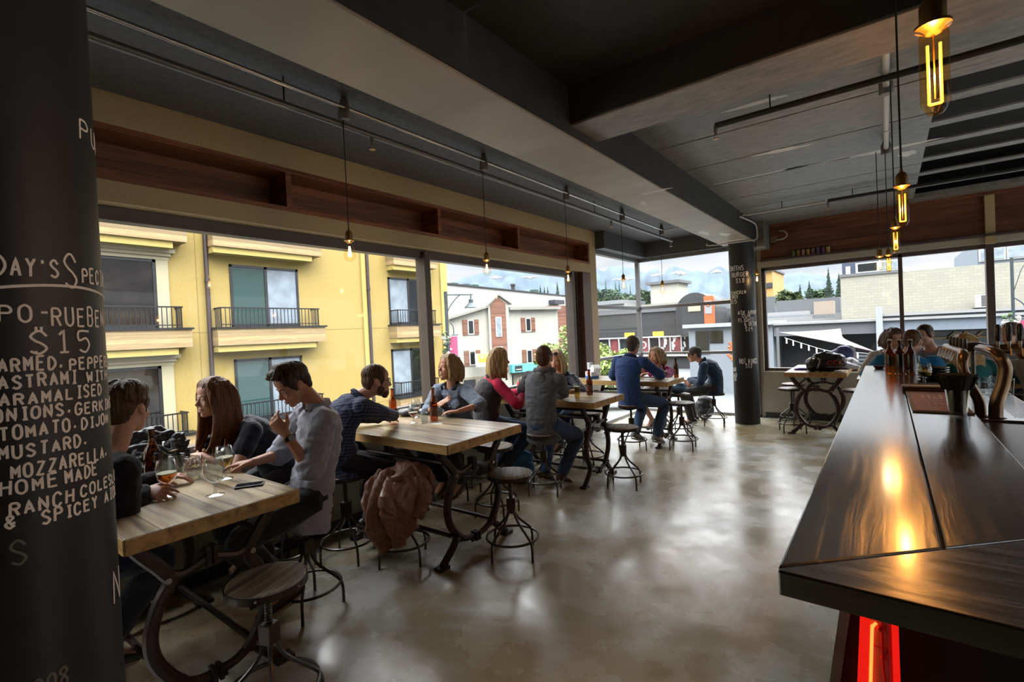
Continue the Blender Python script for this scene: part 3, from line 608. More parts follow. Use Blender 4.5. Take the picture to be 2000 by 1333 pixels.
bldg('ochre_tower', 'ochre apartment tower at the edge of the back window', [('wall', (-17, 80, -3), (-13.0, 90, 9.1), plain('ochre_render', (.55, .33, .10), .8)), ('balcony_band', (-17, 79.8, 6.6), (-13, 80, 7.3), dgrey), ('roof', (-17.3, 79.5, 9.1), (-12.8, 90, 9.4), grey), ('podium', (-17, 78, -3), (-12.5, 80, 5.2), grey)])
# ---- parked cars and planters on the street
def car(name, label, x, y, rz, col, h=1.45):
    c = thing(name, label, 'car', (x, y, GZ), rz)
    b = [(-2.1, .35), (-2.15, .75), (-1.9, .95), (-1.3, 1.0), (-.7, h), (.9, h), (1.7, .95), (2.1, .85), (2.15, .35)]
    MB().prism(b, (0, .85, 0), (1, 0, 0), (0, 0, 1), 1.7).build('body', plain('car_paint_'+label.split()[0], col, .25, coat=.5), c, False, .05)
    w = [(-1.15, 1.02), (-.68, h-.06), (.85, h-.06), (1.5, 1.0)]
    MB().prism(w, (0, .87, 0), (1, 0, 0), (0, 0, 1), 1.74).build('windows', dglass, c, False)
    for sx in (-1.35, 1.35):
        for sy in (-.78, .78): MB().cyl((sx, sy-.1, .33), (sx, sy+.1, .33), .33).build('wheel', plain('tyre', (.02, .02, .02), .8), c)
car('car', 'white hatchback parked down on the street by the corner glass', -13.2, 27.0, .6, (.7, .7, .7))
car('car', 'silver car parked on the street beyond the denim shirt woman', -17.5, 20.0, 1.3, (.45, .47, .5))
def planter(label, x, y, rz, w):
    t = thing('street_planter', label, 'planter', (x, y, GZ), rz)
    MB().prism([(-w/2, 0), (w/2, 0), (w/2+.15, 1.0), (-w/2-.15, 1.0)], (0, .5, 0), (1, 0, 0), (0, 0, 1), 1.0).build('trough', plain('orange_plastic', (.85, .16, .02), .5), t, False, .03)
    leaf_mesh('plants', [((0, 0, 1.15), (w/2, .4, .3))], 240, .12, leafm, t, 9)
planter('orange street planter beyond the corner glass behind the blue coat', -22.6, 45.2, .35, 3.4)
# ---- mountains, wooded hill, conifers and clouds
MT = [(-62, 3.5), (-55, 4.5), (-50, 4.6), (-44.89, 5.8), (-42.97, 6.61), (-40.87, 7.12), (-39.24, 7.52), (-38.29, 7.48), (-37.92, 7.82), (-36.97, 7.6), (-35.79, 7.37), (-33.43, 6.9), (-31.09, 6.36), (-29.34, 5.9), (-27.9, 6.2), (-27.25, 7.1), (-26.53, 6.59), (-25.82, 7.06), (-24.67, 7.15), (-23.55, 6.89), (-22.72, 6.66), (-22.01, 6.0), (-21.22, 6.54), (-20.67, 6.65), (-20.09, 5.95), (-19.54, 6.35), (-18.82, 6.66), (-18.09, 6.39), (-17.15, 5.87), (-16.26, 5.9), (-15.5, 5.55), (-14.97, 5.95), (-14.15, 6.2), (-13.56, 5.76), (-11.8, 5.1), (-10.09, 4.6), (-9.17, 4.5), (-8.24, 4.72), (-6.89, 4.89), (-5.58, 4.56), (-4.32, 4.03), (-2.68, 3.62), (2, 3.2), (10, 3.0), (22, 2.5)]
def elev(a):
    for (a0, e0), (a1, e1) in zip(MT, MT[1:]):
        if a0 <= a <= a1: return e0+(e1-e0)*(a-a0)/(a1-a0)
    return 2.5
mt = MB(); cols = []; NA = 420; NR = 14
for i in range(NA+1):
    a = -62+84*i/NA; e = elev(a)+.10*noise.noise(V((a*1.7, 0, 0)))+.06*noise.noise(V((a*5, 3, 0)))
    zr = math.tan(radians(e))*1700+1.6; col = []
    for j in range(NR+1):
        t = j/NR; d = 1000+700*t; z = -3+(zr+3)*(t**1.25)*(1+.22*noise.noise(V((a*.5, t*4, 2)))*(1-t)*t*4) + (1-t)*t*70*noise.noise(V((a*1.1, t*5, 7)))
        col.append((d*sin(radians(a)), d*cos(radians(a)), z))
    col.append((2100*sin(radians(a)), 2100*cos(radians(a)), -3)); cols.append(col)
k = NR+2
mt.add([p for c in cols for p in c], [(i*k+j, (i+1)*k+j, (i+1)*k+j+1, i*k+j+1) for i in range(NA) for j in range(k-1)])
mo = mt.build('mountain_range', plain('hazy_blue_mountain', (.044, .080, .118), .95, var=.32, bscale=.012, bump=.4), None, True, 180); struct(mo)  # distance haze is painted into the blue base colour
cl = plain('cloud_white', (1.4, 1.4, 1.42), 1.0, spec=0)
def cloud(label, a, e, w, h, d=980):
    r = random.Random(int(a*100)); m = MB(); s = d*radians(1)
    for i in range(9):
        t = (i-4)/4; m.ell((t*w*s*.5, r.uniform(-6, 6), r.uniform(-.3, .3)*h*s), (w*s*.17, 6, h*s*.6*(1.05-abs(t)*.8)), n=12, m=7)
    o = m.build('cloud', cl, None); o.location = (d*sin(radians(a)), d*cos(radians(a)), 1.6+d*math.tan(radians(e))); o.rotation_euler = (0, 0, -radians(a)); tag(o, label, 'cloud', None, 'stuff')
for lab, a, e, w, h in (('small white cloud on the mountain left of the second hanging bulb', -38.9, 6.55, 1.1, .35), ('white cloud streak on the mountain above the black flue', -34.9, 6.45, 1.6, .28), ('white cloud on the peak right of the corner mullion', -18.3, 5.75, 1.3, .4), ('thin cloud on the mountain left of the corner mullion', -24.2, 5.6, 2.0, .3), ('small cloud on the mountain next to the chalk column', -14.5, 5.6, .9, .3), ('flat cloud between the two corner peaks', -20.6, 5.75, 1.2, .25)): cloud(lab, a, e, w, h)
fir = plain('dark_fir_needles', (.028, .062, .038), .9, var=.4, bscale=1.0); firpale = plain('hazy_fir_needles', (.10, .22, .20), .9, var=.2, bscale=1.)  # paler needles have the distance haze painted in
def conifer(a, etop, ebot, d, label, mt_=None, w=.2, n=9, grp=None):
    zt = 1.6+d*math.tan(radians(etop)); zb = 1.6+d*math.tan(radians(ebot)); h = zt-zb
    t = thing('conifer', label, 'tree', (d*sin(radians(a)), d*cos(radians(a)), zb), a, grp); r = random.Random(int(a*77)); m = MB()
    for i in range(n):
        f = i/n; z = h*(.1+.88*f); R = w*h*(1.02-f)*r.uniform(.8, 1.15); q = 13; tip = (0, 0, z+h*.16*(1.1-f*.6)); ring = []
        for kk in range(q*2):
            rr = R*(1 if kk % 2 == 0 else .45)*r.uniform(.75, 1.2); tt = pi*kk/q; ring.append((rr*cos(tt), rr*sin(tt), z-(.05*h if kk % 2 == 0 else 0)*r.random()))
        b = len(m.v); m.add(ring+[tip, (0, 0, z)], [(kk, (kk+1) % (2*q), 2*q) for kk in range(2*q)]+[((kk+1) % (2*q), kk, 2*q+1) for kk in range(2*q)])
    m.build('foliage', mt_ or fir, t, False); MB().tube([(0, 0, GZ-zb), (0, 0, h*.95)], [.02*h, .004*h], 6).build('trunk', MATS['tree_bark'], t)
def shrub(name, label, a, e0, e1, d, w, mat, n, seed, leaf, grp=None):
    zb = 1.6+d*math.tan(radians(e0)); zt = 1.6+d*math.tan(radians(e1)); s = d*radians(w)/2
    t = thing(name, label, 'tree', (d*sin(radians(a)), d*cos(radians(a)), zb), -radians(a), grp); h = zt-zb; r = random.Random(seed)
    m = MB().tube([(0, 0, GZ-zb), (0, 0, h*.6)], [.05*s+.1, .05], 6); m.build('trunk', MATS['tree_bark'], t)
    cs = [((r.uniform(-.6, .6)*s, r.uniform(-.4, .4)*s, h*r.uniform(.3, .72)), (s*.45, s*.45, h*.28)) for i in range(9)]
    leaf_mesh('foliage', cs, n, leaf, mat, t, seed)
for i, (a, t, b) in enumerate(((-33.8, 5.56, 4.0), (-33.32, 5.36, 4.0), (-32.96, 5.46, 4.0))): conifer(a, t, b, 150, 'dark fir in the row of three above the white building', w=.17, grp='firs above the white building')
conifer(-31.82, 5.93, 3.8, 150, 'tall dark fir standing alone right of the three firs', w=.17)
conifer(-38.0, 5.3, 4.4, 160, 'small pale fir left of the black flue', firpale, w=.2)
conifer(-6.83, 3.72, 1.2, 90, 'leftmost of the dark conifers in the back window'); conifer(-6.03, 4.05, 1.3, 92, 'second dark conifer from the left in the back window', w=.16)
conifer(-4.4, 5.13, .8, 95, 'tallest thin conifer in the back window', w=.13, n=12); conifer(-3.55, 4.45, .4, 88, 'ragged dark conifer touching the block wall', w=.2, n=12)
for a, t in ((-26.3, 5.9), (-25.2, 5.7), (-24.8, 5.75), (-23.6, 5.1), (-22.5, 4.9), (-22.0, 4.7)): conifer(a, t, 3.2, 420, 'tall hazy fir rising above the wooded hill in the corner glass', firpale, w=.11, grp='hazy firs on the hill')
green = plain('round_tree_leaves', (.05, .10, .035), .9, var=.4, bscale=1.5)
shrub('broadleaf_tree', 'round olive tree on the left of the back window', -7.8, 1.2, 3.2, 74, 2.4, plain('olive_leaves', (.09, .12, .04), .9, var=.4, bscale=1.5), 1500, 3, .35)
shrub('broadleaf_tree', 'rounded green tree between the conifers of the back window', -5.2, .9, 3.2, 100, 2.6, green, 1500, 5, .4)
shrub('broadleaf_tree', 'low dark tree at the foot of the tall conifers', -6.3, .8, 2.2, 97, 3.2, green, 1300, 6, .4)
for i, (a, e1, w) in enumerate(((-27.1, 5.0, 1.9), (-25.9, 4.6, 1.9), (-24.7, 4.1, 2.0), (-23.4, 3.9, 2.0), (-22.0, 4.3, 1.6), (-21.2, 4.2, 1.4), (-30.2, 4.7, 1.2))): shrub('hillside_tree', 'dark green broadleaf tree on the wooded hill beyond the corner glass', a, 2.2, e1, 200, w*1.3, green, 900, 20+i, .9, 'hillside trees')
plain, wood = _plain, _wood
# ================================================================ columns with chalk writing
chalk = plain('chalk_marker', (.95, .94, .90), .9)
chalkdim = plain('faded_chalk', (.16, .16, .15), .9)
colm = plain('black_chalkboard_paint', (.011, .011, .012), .5, bump=.03, bscale=40, var=.2)
GL = {'A':'003960 1353','B':'0009 0949675505 55624000','C':'6749290702204062','D':'0009 093966633000','E':'69090060 0555','F':'690900 0555','G':'67492907022040626434','H':'0900 6960 0565','I':'3930 1959 1050','J':'6962402002','K':'0900 6904 2560','L':'090060','M':'0009336960','N':'00096069','O':'290702204062674929','P':'0009 0949675505','R':'0009 0949675505 3560','S':'67492907254462402001','T':'0969 3930','U':'090220406269','V':'093069','W':'0910365069','X':'0960 6900','Y':'0935 693530','Z':'09690060',
      '0':'290702204062674929','1':'173930 1050','2':'0729496755006 0','5':'6909054663402001','6':'592704022040624514','8':'3507294967350220406235','9':'60674929072566','$':'67492907254462402001 2b29 4b49 2120','&':'6017395703204064',"'":'2927',',':'2311','-':'1555'}
GL['2'] = '07294967550060'
def strokes(s, h, adv):
    """handwritten capitals as stroke polylines; returns list of point lists in (x, z)"""
    out = []; x = 0; r = random.Random(sum(map(ord, s)))
    for ch in s:
        if ch == ' ': x += adv*.75; continue
        w = adv*.64; k = (.5 if ch in "I,'" else 1); dz = r.uniform(-.04, .04)*h; hh = h*r.uniform(.92, 1.08); sl = r.uniform(-.05, .12)
        for st in GL.get(ch, '').split():
            P = [(int(st[i], 16), int(st[i+1], 16)) for i in range(0, len(st)-1, 2)]
            pts = [(x+(a/6*w+(b/9)*sl*w)*(.9 if k == 1 else .9), dz+b/9*hh) for a, b in P]
            if len(pts) > 3 and ch in 'BCDGOPRSU05689$&': pts = [(p.x, p.z) for p in catmull([(a, 0, b) for a, b in pts], 3)]
            out.append(pts)
        x += adv*(.8 if ch in "I,'" else 1)
    return out, x
def write(parent, c, R, s, t0, t1, z, h, rise=0., mat=None, wd=.0031, name='chalk_line'):
    """write s on a cylinder between angles t0..t1 (degrees)"""
    L = radians(t1-t0)*R; n = sum(.8 if ch in "I,'" else .75 if ch == ' ' else 1 for ch in s); adv = L/(n-.2)
    st, _ = strokes(s, h, adv); m = MB()
    for pl in st:
        pts = []
        for (a, za), (b, zb) in zip(pl, pl[1:]):
            for k in range(3): t = k/3; pts.append((a+(b-a)*t, za+(zb-za)*t))
        pts.append(pl[-1]); P = []
        for x, zz in pts:
            th = radians(t0)+x/R; P.append((c[0]+(R+.0006)*cos(th), c[1]+(R+.0006)*sin(th), z+zz+rise*x))
        th = radians(t0)+pts[0][0]/R
        m.tube(P, wd, 6, up=(cos(th), sin(th), 0), flat=(.3, 1))
    return m.build(name, mat or chalk, parent)
c1 = (-1.80, .224); R1 = .19
k1 = thing('chalkboard_column', 'round black chalkboard column with the daily special chalked on it, nearest the camera', 'column', (0, 0, 0))
MB().lathe([(R1, 0), (R1, 2.88)], (*c1, 0), 64).build('shaft', colm, k1)
for s, a, b, z, h in (("PULLED", 45, 140, 2.165, .055), ("TODAY'S", -27.5, 22.5, 1.79, .045), ("S", 25.5, 37, 1.77, .085), ("PECIALS", 39, 90, 1.785, .042), ("PO-", -12, 16, 1.683, .042), ("RUEBEN", 15.5, 66, 1.672, .05), ("$15", 2.5, 45, 1.607, .058), ("WARMED,", -20, 22, 1.566, .034), ("PEPPERED", 25, 80, 1.560, .032),
    ("PASTRAMI", -20.5, 29.6, 1.527, .033), ("WITH", 38, 67, 1.526, .028), ("CARAMALISED", -21, 54, 1.488, .030), ("ONIONS,", -17.5, 25.5, 1.452, .032), ("GERKINS", 27, 76, 1.446, .030), ("TOMATO,", -15, 29, 1.410, .032), ("DIJON", 31, 63, 1.408, .028), ("MUSTARD,", -16, 36, 1.366, .031), ("MOZZARELLA,", -10.5, 57, 1.318, .034), ("HOME", -16.5, 14.5, 1.283, .034), ("MADE", 18, 43, 1.282, .034),
    ("RANCH", -12.5, 23.5, 1.232, .034), ("COLESLAW", 27.5, 84, 1.238, .030), ("&", -15, -9, 1.207, .03), ("SPICEY", 3.5, 41.5, 1.198, .032), ("AIOLI", 49, 84, 1.199, .030)): write(k1, c1, R1, s, a, b, z, h*.9)
write(k1, c1, R1, "N", 54, 72, .915, .09, wd=.003); write(k1, c1, R1, "S", -13, -3, 1.12, .05, mat=chalkdim); write(k1, c1, R1, "SO8", -6, 13.5, .80, .04, mat=chalkdim)
m = MB(); m.tube([(c1[0]+(R1+.0006)*cos(radians(t)), c1[1]+(R1+.0006)*sin(radians(t)), 1.75+.021*sin(radians((t+30)*1.6))) for t in range(-40, 90, 4)], .0035, 6, flat=(1, .3)); m.build('chalk_rule', chalk, k1)
c2 = (-1.815, 8.5); R2 = .185
k2 = thing('chalkboard_column', 'round black chalkboard column with burger prices at the far end of the room', 'column', (0, 0, 0))
MB().lathe([(R2, 0), (R2, 2.88)], (*c2, 0), 64).build('shaft', colm, k2)
for s, a, b, z, h in (("SMITHS", -139, -68, 2.43, .10), ("BURGER", -127, -47, 2.33, .09), ("$18", -106, -66, 2.24, .085), ("FRIED CHICKEN", -190, -62, 2.06, .07), ("PO BOY", -165, -98, 1.995, .07), ("$15", -150, -104, 1.92, .075), ("ASK ABOUT", -102, 0, 1.74, .075), ("OUR", -84, -44, 1.69, .06), ("FLIGHTS", -101, -28, 1.62, .08), ("6 BEERS", -75, 0, 1.555, .075), ("$19", -72, -36, 1.475, .08), ("HOT WINGS", -104, -15, .965, .10), ("$12", -77, -46, .90, .075), ("CAESAR", -195, -123, .835, .08), ("SALAD", -185, -118, .755, .08), ("$18", -150, -126, .69, .08)): write(k2, c2, R2, s, a, b, z, h*.74, wd=.0044)
# ================================================================ tables and stools
topw = wood('reclaimed_table_timber', (.085, .052, .025), (.33, .235, .125), (.50, .40, .245), axis=0, scale=.8, rough=.3, bump=.25, contrast=1.5, plank=.235, paxis=1, spec=.6, gap=(.08, .05, .025))
edgew = wood('sawn_table_edge', (.20, .10, .03), (.44, .26, .085), (.56, .36, .14), axis=0, scale=.7, rough=.55, bump=.2)
iron = plain('dark_cast_iron', (.05, .036, .03), .42, metal=.65, bump=.08, bscale=60, var=.2)
steel = plain('gunmetal_tube', (.085, .078, .072), .32, metal=.85)
bolt = plain('worn_steel_bolt', (.3, .28, .26), .35, metal=.9)
seatw = wood('worn_stool_seat', (.06, .04, .025), (.21, .155, .10), (.36, .29, .20), contrast=1.5, axis=1, scale=.9, rough=.5, bump=.2, plank=.085, paxis=0, gap=(.05, .035, .02))
H_T = .885
def make_table(label, w=.78, L=1.32):
    """origin: centre of the room-side end on the floor; extends along -x"""
    t = thing('bar_table', label, 'table', (0, 0, 0), 0, None)
    th = .068; tp = MB().box((-L, -w/2, H_T-th), (0, w/2, H_T)).build('tabletop', topw, t, False, .006)
    e = MB().box((-.002, -w/2+.004, H_T-th+.003), (.004, w/2-.004, H_T-.004)); e.box((-L+.01, -w/2-.004, H_T-th+.003), (-.004, -w/2+.002, H_T-.004)); e.box((-L+.01, w/2-.002, H_T-th+.003), (-.004, w/2+.004, H_T-.004)); e.build('edge_band', edgew, tp, False)
    q = w/.8
    for x in (-.16, -L+.2):
        for s in (-1, 1):
            m = MB()
            P = catmull([(x, s*.335*q, H_T-th), (x, s*.30*q, .76), (x, s*.215*q, .66), (x, s*.185*q, .60), (x, s*.235*q, .52), (x, s*.275*q, .40), (x, s*.262*q, .29), (x, s*.20*q, .19), (x, s*.155*q, .145)], 5)
            m.tube(P, [.030]*len(P), 8, flat=(.85, 1.0), up=(1, 0, 0))
            P = catmull([(x, s*.21*q, .20), (x, s*.21*q, .145), (x, s*.27*q, .08), (x, s*.345*q, .016)], 5); m.tube(P, [.028]*len(P), 8, flat=(.85, 1), up=(1, 0, 0))
            m.box((x-.035, s*.35*q-.045, 0), (x+.035, s*.35*q+.045, .02))
            P = catmull([(x, s*.205*q, .64), (x, s*.13*q, .615), (x, s*.016, .645)], 5); m.tube(P, .021, 8, up=(1, 0, 0))
            P = catmull([(x, s*.19*q, .165), (x, s*.10*q, .125), (x, s*.016, .115)], 5); m.tube(P, .021, 8, up=(1, 0, 0))
            P = catmull([(x, s*.25*q, .46), (x, s*.19*q, .57), (x, s*.09*q, .628), (x, s*.02, .64)], 5); m.tube(P, .014, 6, up=(1, 0, 0))
            leg = m.build('leg', iron, t)
            for z in (.645, .115): MB().box((x-.03, s*.006-.01+s*.008, z-.035), (x+.03, s*.006+.01+s*.008, z+.055 if z > .3 else z+.03)).build('flange', iron, leg, False, .003)
            for z in (.68, .085): MB().cyl((x, s*.045, z), (x, s*.01, z), .012, n=6).build('bolt', iron, leg)
            for y, z in ((.20*q, .615), (.205*q, .165)): MB().cyl((x-.034, s*y, z), (x+.034, s*y, z), .014, n=6).build('bolt', bolt, leg)
    for y, z in ((-.20*q, .165), (.20*q, .165), (-.24*q, .70), (.24*q, .70)):
        m = MB().tube([(-.16, y, z), (-L+.2, y, z)], .016, 8); m.build('stretcher', iron, t)
    return t
tables = []
for lab, x, yc, w, L in (('reclaimed timber table with cast iron legs nearest the chalk column', -2.325, .91, .70, 1.33), ('reclaimed timber table with cast iron legs between the plaid shirt man and denim shirt woman', -2.32, 2.695, .82, 1.33), ('reclaimed timber table with cast iron legs under the hoodie man', -2.32, 4.665, .72, 1.33), ('reclaimed timber table with cast iron legs in the corner by the magenta top', -2.28, 6.58, .66, 1.40)):
    t = make_table(lab, w, L); t.location = (x, yc, 0); tables.append(t)
t5 = make_table('reclaimed timber table holding bags by the back window', .72, 1.36); t5.location = (-.80, 7.76, 0); t5.rotation_euler = (0, 0, -pi/2)
def make_stool(h):
    """adjustable industrial stool"""
    t = thing('bar_stool', '', 'stool', (0, 0, 0))
    st = MB().lathe([(.02, h-.004), (.148, h-.002), (.156, h-.006), (.158, h-.03), (.02, h-.032)], (0, 0, 0), 40).build('seat', seatw, t)
    rim = MB().lathe([(.1585, h-.006), (.164, h-.006), (.164, h-.036), (.12, h-.04), (.12, h-.033), (.1585, h-.031)], (0, 0, 0), 40, False)
    rim.build('seat_rim', iron, st)
    for i in range(6): a = 2*pi*i/6; MB().ell((.165*cos(a), .165*sin(a), h-.02), .005, n=6, m=4).build('rivet', bolt, st)
    p = MB().cyl((0, 0, .30), (0, 0, h-.03), .0145, n=14); p.lathe([(.05, h-.042), (.05, h-.034)], (0, 0, 0), 16)
    nt = int((h-.44)/.012)
    for i in range(max(nt, 0)): p.lathe([(.0145, .42+.012*i), (.0168, .425+.012*i), (.0145, .43+.012*i)], (0, 0, 0), 12, False)
    p.build('screw_post', steel, t)
    MB().cbox((0, 0, .375), (.062, .062, .085)).build('hub', iron, t, False, .005)
    MB().torus((0, 0, .135), .188, .0088, 48, 8).build('foot_ring', steel, t)
    for i in range(4):
        a = pi/4+pi/2*i; c, s = cos(a), sin(a)
        P = catmull([(.026*c, .026*s, .36), (.034*c, .034*s, .30), (.075*c, .075*s, .24), (.176*c, .176*s, .15), (.197*c, .197*s, .105), (.2*c, .2*s, .05), (.2*c, .2*s, 0)], 5)
        MB().tube(P, .0092, 8).build('leg', steel, t)
    return t
protos = {}
STOOLS = [(-2.13, .99, .61, 20, 'empty stool with a bare timber seat at the end of the nearest table'), (-2.83, 1.56, .60, 5, 'stool under the man in the grey shirt'), (-3.22, 2.10, .63, 30, 'stool under the man in the plaid shirt'),
 (-2.84, 2.30, .56, 40, 'stool draped with the brown leather jacket'), (-3.44, 3.56, .585, 15, 'stool under the denim shirt woman'), (-2.20, 2.78, .60, 35, 'empty stool with a bare timber seat at the end of the second table'), (-2.80, 3.34, .62, 10, 'empty stool tucked behind the far side of the second table'),
 (-2.76, 4.05, .60, 25, 'stool under the man in the grey hoodie'), (-2.17, 4.62, .61, 15, 'empty stool at the end of the third table'), (-2.84, 5.10, .64, 0, 'empty stool tucked under the far side of the third table'), (-3.25, 5.46, .60, 20, 'stool under the blonde woman in the navy jacket'),
 (-2.72, 6.08, .60, 40, 'stool under the man in the blue coat'), (-2.16, 6.40, .61, 10, 'empty stool at the end of the corner table'), (-2.45, 7.15, .62, 30, 'empty stool behind the corner table, next to the magenta top'), (-2.22, 8.12, .52, 12, 'stool under the man in the cap'),
 (-2.76, 7.33, .60, 5, 'stool under the woman in magenta'), (-1.12, 8.04, .64, 20, 'nearer of the two stools left of the bag table'), (-1.17, 8.62, .64, 50, 'farther of the two stools left of the bag table'), (-.36, 8.05, .64, 10, 'stool right of the bag table, half hidden by the bar'), (-2.97, .40, .60, 0, 'stool under the man in the dark sweater'), (-3.45, 1.74, .60, 10, 'stool under the long haired woman'), (-3.42, 3.96, .585, 22, 'stool under the woman in the charcoal vest')]
for x, y, h, a, lab in STOOLS:
    if h not in protos:
        t = make_stool(h); protos[h] = t; t.location = (x, y, 0); t.rotation_euler = (0, 0, radians(a)); t['label'] = lab; t['group'] = 'industrial bar stools'
    else: dup(protos[h], (x, y, 0), radians(a), lab, 'industrial bar stools')
# ================================================================ the bar
barw = wood('dark_stained_bar_timber', (.004, .003, .0025), (.013, .008, .006), (.034, .022, .017), axis=1, scale=1.3, rough=.2, bump=.5, spec=.8, coat=1., bdist=.0035, contrast=1.5)
barend = wood('dark_stained_end_timber', (.005, .004, .003), (.013, .008, .006), (.032, .021, .016), axis=0, scale=1.3, rough=.2, bump=.5, spec=.8, coat=1., bdist=.0035, contrast=1.5)
blackm = plain('matt_black_panel', (.012, .011, .011), .6)
ZB = 1.10; Y0, Y1 = 1.09, 6.27
bar = thing('bar_counter', 'long dark stained timber bar counter along the right side', 'bar counter', (0, 0, 0))
MB().prism([(-.19, Y0+.02), (.082, Y0+.285), (.082, Y1), (-.19, Y1)], (0, 0, ZB-.05), (1, 0, 0), (0, 1, 0), .05).build('bar_top', barw, bar, False, .005)
MB().prism([(.086, Y0+.29), (.335, Y0+.53), (.335, Y1), (.086, Y1)], (0, 0, ZB-.05), (1, 0, 0), (0, 1, 0), .05).build('bar_top', barw, bar, False, .004)
MB().prism([(-.188, Y0), (.9, Y0-.03), (.9, Y0+.66), (.335, Y0+.52), (.082, Y0+.278), (-.188, Y0+.012)], (0, 0, ZB-.05), (1, 0, 0), (0, 1, 0), .05).build('bar_top', barend, bar, False, .004)
MB().box((.0, Y0+.14, .0), (.30, Y1-.1, ZB-.05)).build('bar_base', blackm, bar, False)
MB().box((.30, Y0+.14, .0), (.9, Y0+.5, ZB-.05)).build('end_panel', blackm, bar, False)
pl = plain('concrete_plinth', (.22, .20, .17), .7, bump=.2, bscale=30, var=.15)
MB().prism([(-.235, 0), (-.215, 0), (-.0685, ZB-.05), (-.0865, ZB-.05)], (0, Y0+.10, 0), (1, 0, 0), (0, 0, 1), -(Y1-Y0-.25)).build('kick_board', pl, bar, False)
MB().prism([(-.214, 0), (0, 0), (0, ZB-.05), (-.068, ZB-.05)], (0, Y0+.12, 0), (1, 0, 0), (0, 0, 1), -(Y1-Y0-.3)).build('front_panel', blackm, bar, False)
MB().box((.335, Y0+.5, .93), (.75, Y1, .955)).build('back_shelf', plain('dark_steel_shelf', (.06, .058, .055), .3, metal=.7), bar, False)
# neon sign let into the bar end
red = (1., .012, .006)
neon = plain('red_neon_tube', (.8, .05, .03), .3, emis=(1, .07, .012), estr=.9); neonr = plain('neon_glow_red', (.45, .004, .004), .25, emis=red, estr=.10)
ns = thing('neon_sign', 'red neon sign glowing inside the end of the bar', 'neon sign', (0, 0, 0))
ny = Y0+.118
MB().box((-.058, ny-.012, .25), (.0, ny, ZB-.05)).build('backing_panel', plain('grey_sign_backing', (.22, .20, .20), .5), ns, False)
MB().prism([(-.104, .25), (-.086, .25), (-.040, ZB-.05), (-.056, ZB-.05)], (0, ny-.012, 0), (1, 0, 0), (0, 0, 1), .02).build('side_glow_panel', neonr, ns, False); MB().box((-.009, ny-.035, .25), (.002, ny-.012, ZB-.05)).build('side_glow_panel', neonr, ns, False)  # the tube's red glow on the sides, built as emissive panels
MB().tube(catmull([(-.078, ny-.022, .25), (-.054, ny-.022, .70), (-.041, ny-.022, .96), (-.039, ny-.022, .985), (-.033, ny-.022, .995)]), .0028, 8).build('neon_tube', neon, ns)
rb = plain('red_tube_support', (.30, .012, .008), .4)
m = MB(); m.tube([(-.039, ny-.02, .948), (-.013, ny-.02, .946)], .002, 6); m.tube(catmull([(-.022, ny-.02, .25), (-.020, ny-.02, .80), (-.024, ny-.02, .92), (-.023, ny-.02, 1.03)]), .0026, 6); m.tube([(-.013, ny-.02, .25), (-.013, ny-.02, 1.04)], .0032, 8); m.ell((-.0235, ny-.02, .928), .0055); m.ell((-.027, ny-.02, .985), .006); m.tube(catmull([(-.023, ny-.02, .928), (-.018, ny-.02, .94), (-.013, ny-.02, .945)]), .0018, 6)
m.build('tube_frame', rb, ns)
# ================================================================ pendants, pipes
brass = plain('aged_brass', (.35, .20, .06), .35, metal=.9); cordm = plain('black_flex', (.012, .012, .012), .7)
bulbg = glass('amber_bulb_glass', (1, .80, .48), 1.45, .6); bulbc = glass('clear_bulb_glass', (1, .93, .80), 1.45, .6)
filw = plain('warm_filament', (1, .6, .25), .5, emis=(1, .58, .22), estr=2.2); filo = plain('orange_filament', (1, .45, .08), .5, emis=(1, .34, .03), estr=1.1)
def pendant(x, y, zb, ztop, label, tubular=False, k=1., power=3, grp=None):
    t = thing('pendant_bulb', label, 'hanging bulb', (x, y, zb), 0, grp)
    if tubular:
        L = .148*k; r = .0208*k
        MB().lathe([(.002, 0), (.011*k, .003*k), (.016*k, .011*k), (r, .022*k), (r, L-.01*k), (.015*k, L+.005*k)], (0, 0, 0), 24, False).build('bulb', bulbg, t)
        f = MB()
        for s in (-1, 1): f.tube([(s*.0085*k, 0, L-.025*k), (s*.0085*k, 0, .02*k)], .0021*k, 6)
        f.tube([(-.0085*k, 0, .02*k), (.0085*k, 0, .02*k)], .0021*k, 6); f.build('filament', filo, t); MB().tube([(0, .004, L-.005*k), (0, .004, .03*k)], .0012*k, 5).build('filament_support', brass, t); zc = L
    else:
        L = .105*k
        MB().lathe([(.002, 0), (.014*k, .003*k), (.026*k, .014*k), (.0305*k, .03*k), (.028*k, .048*k), (.02*k, .075*k), (.0145*k, .095*k), (.013*k, L)], (0, 0, 0), 24, False).build('bulb', bulbc, t)
        f = MB()
        for i in range(6): a = pi*i/3; f.tube([(.004*cos(a), .004*sin(a), .08*k), (.011*cos(a), .011*sin(a), .028*k)], .0013*k, 5)
        f.build('filament', filw, t); zc = L
    MB().lathe([(.012*k, zc-.006*k), (.017*k, zc), (.026*k, zc+.004*k), (.026*k, zc+.009*k), (.019*k, zc+.012*k), (.019*k, zc+.042*k), (.015*k, zc+.052*k), (.006*k, zc+.06*k), (.005*k, zc+.07*k)], (0, 0, 0), 20).build('lamp_holder', brass, t)
    MB().tube([(0, 0, zc+.06*k), (0, 0, ztop-zb)], .0034, 6).build('cord', cordm, t)
    ld = bpy.data.lights.new('bulb_light', 'POINT'); ld.energy = power*(.17 if tubular else .12); ld.color = (1, .50, .16) if tubular else (1, .72, .42); ld.shadow_soft_size = .0015
    lo = bpy.data.objects.new('bulb_light', ld); COL.objects.link(lo); lo.parent = t; lo.location = (0, 0, zc*.45)
    return t
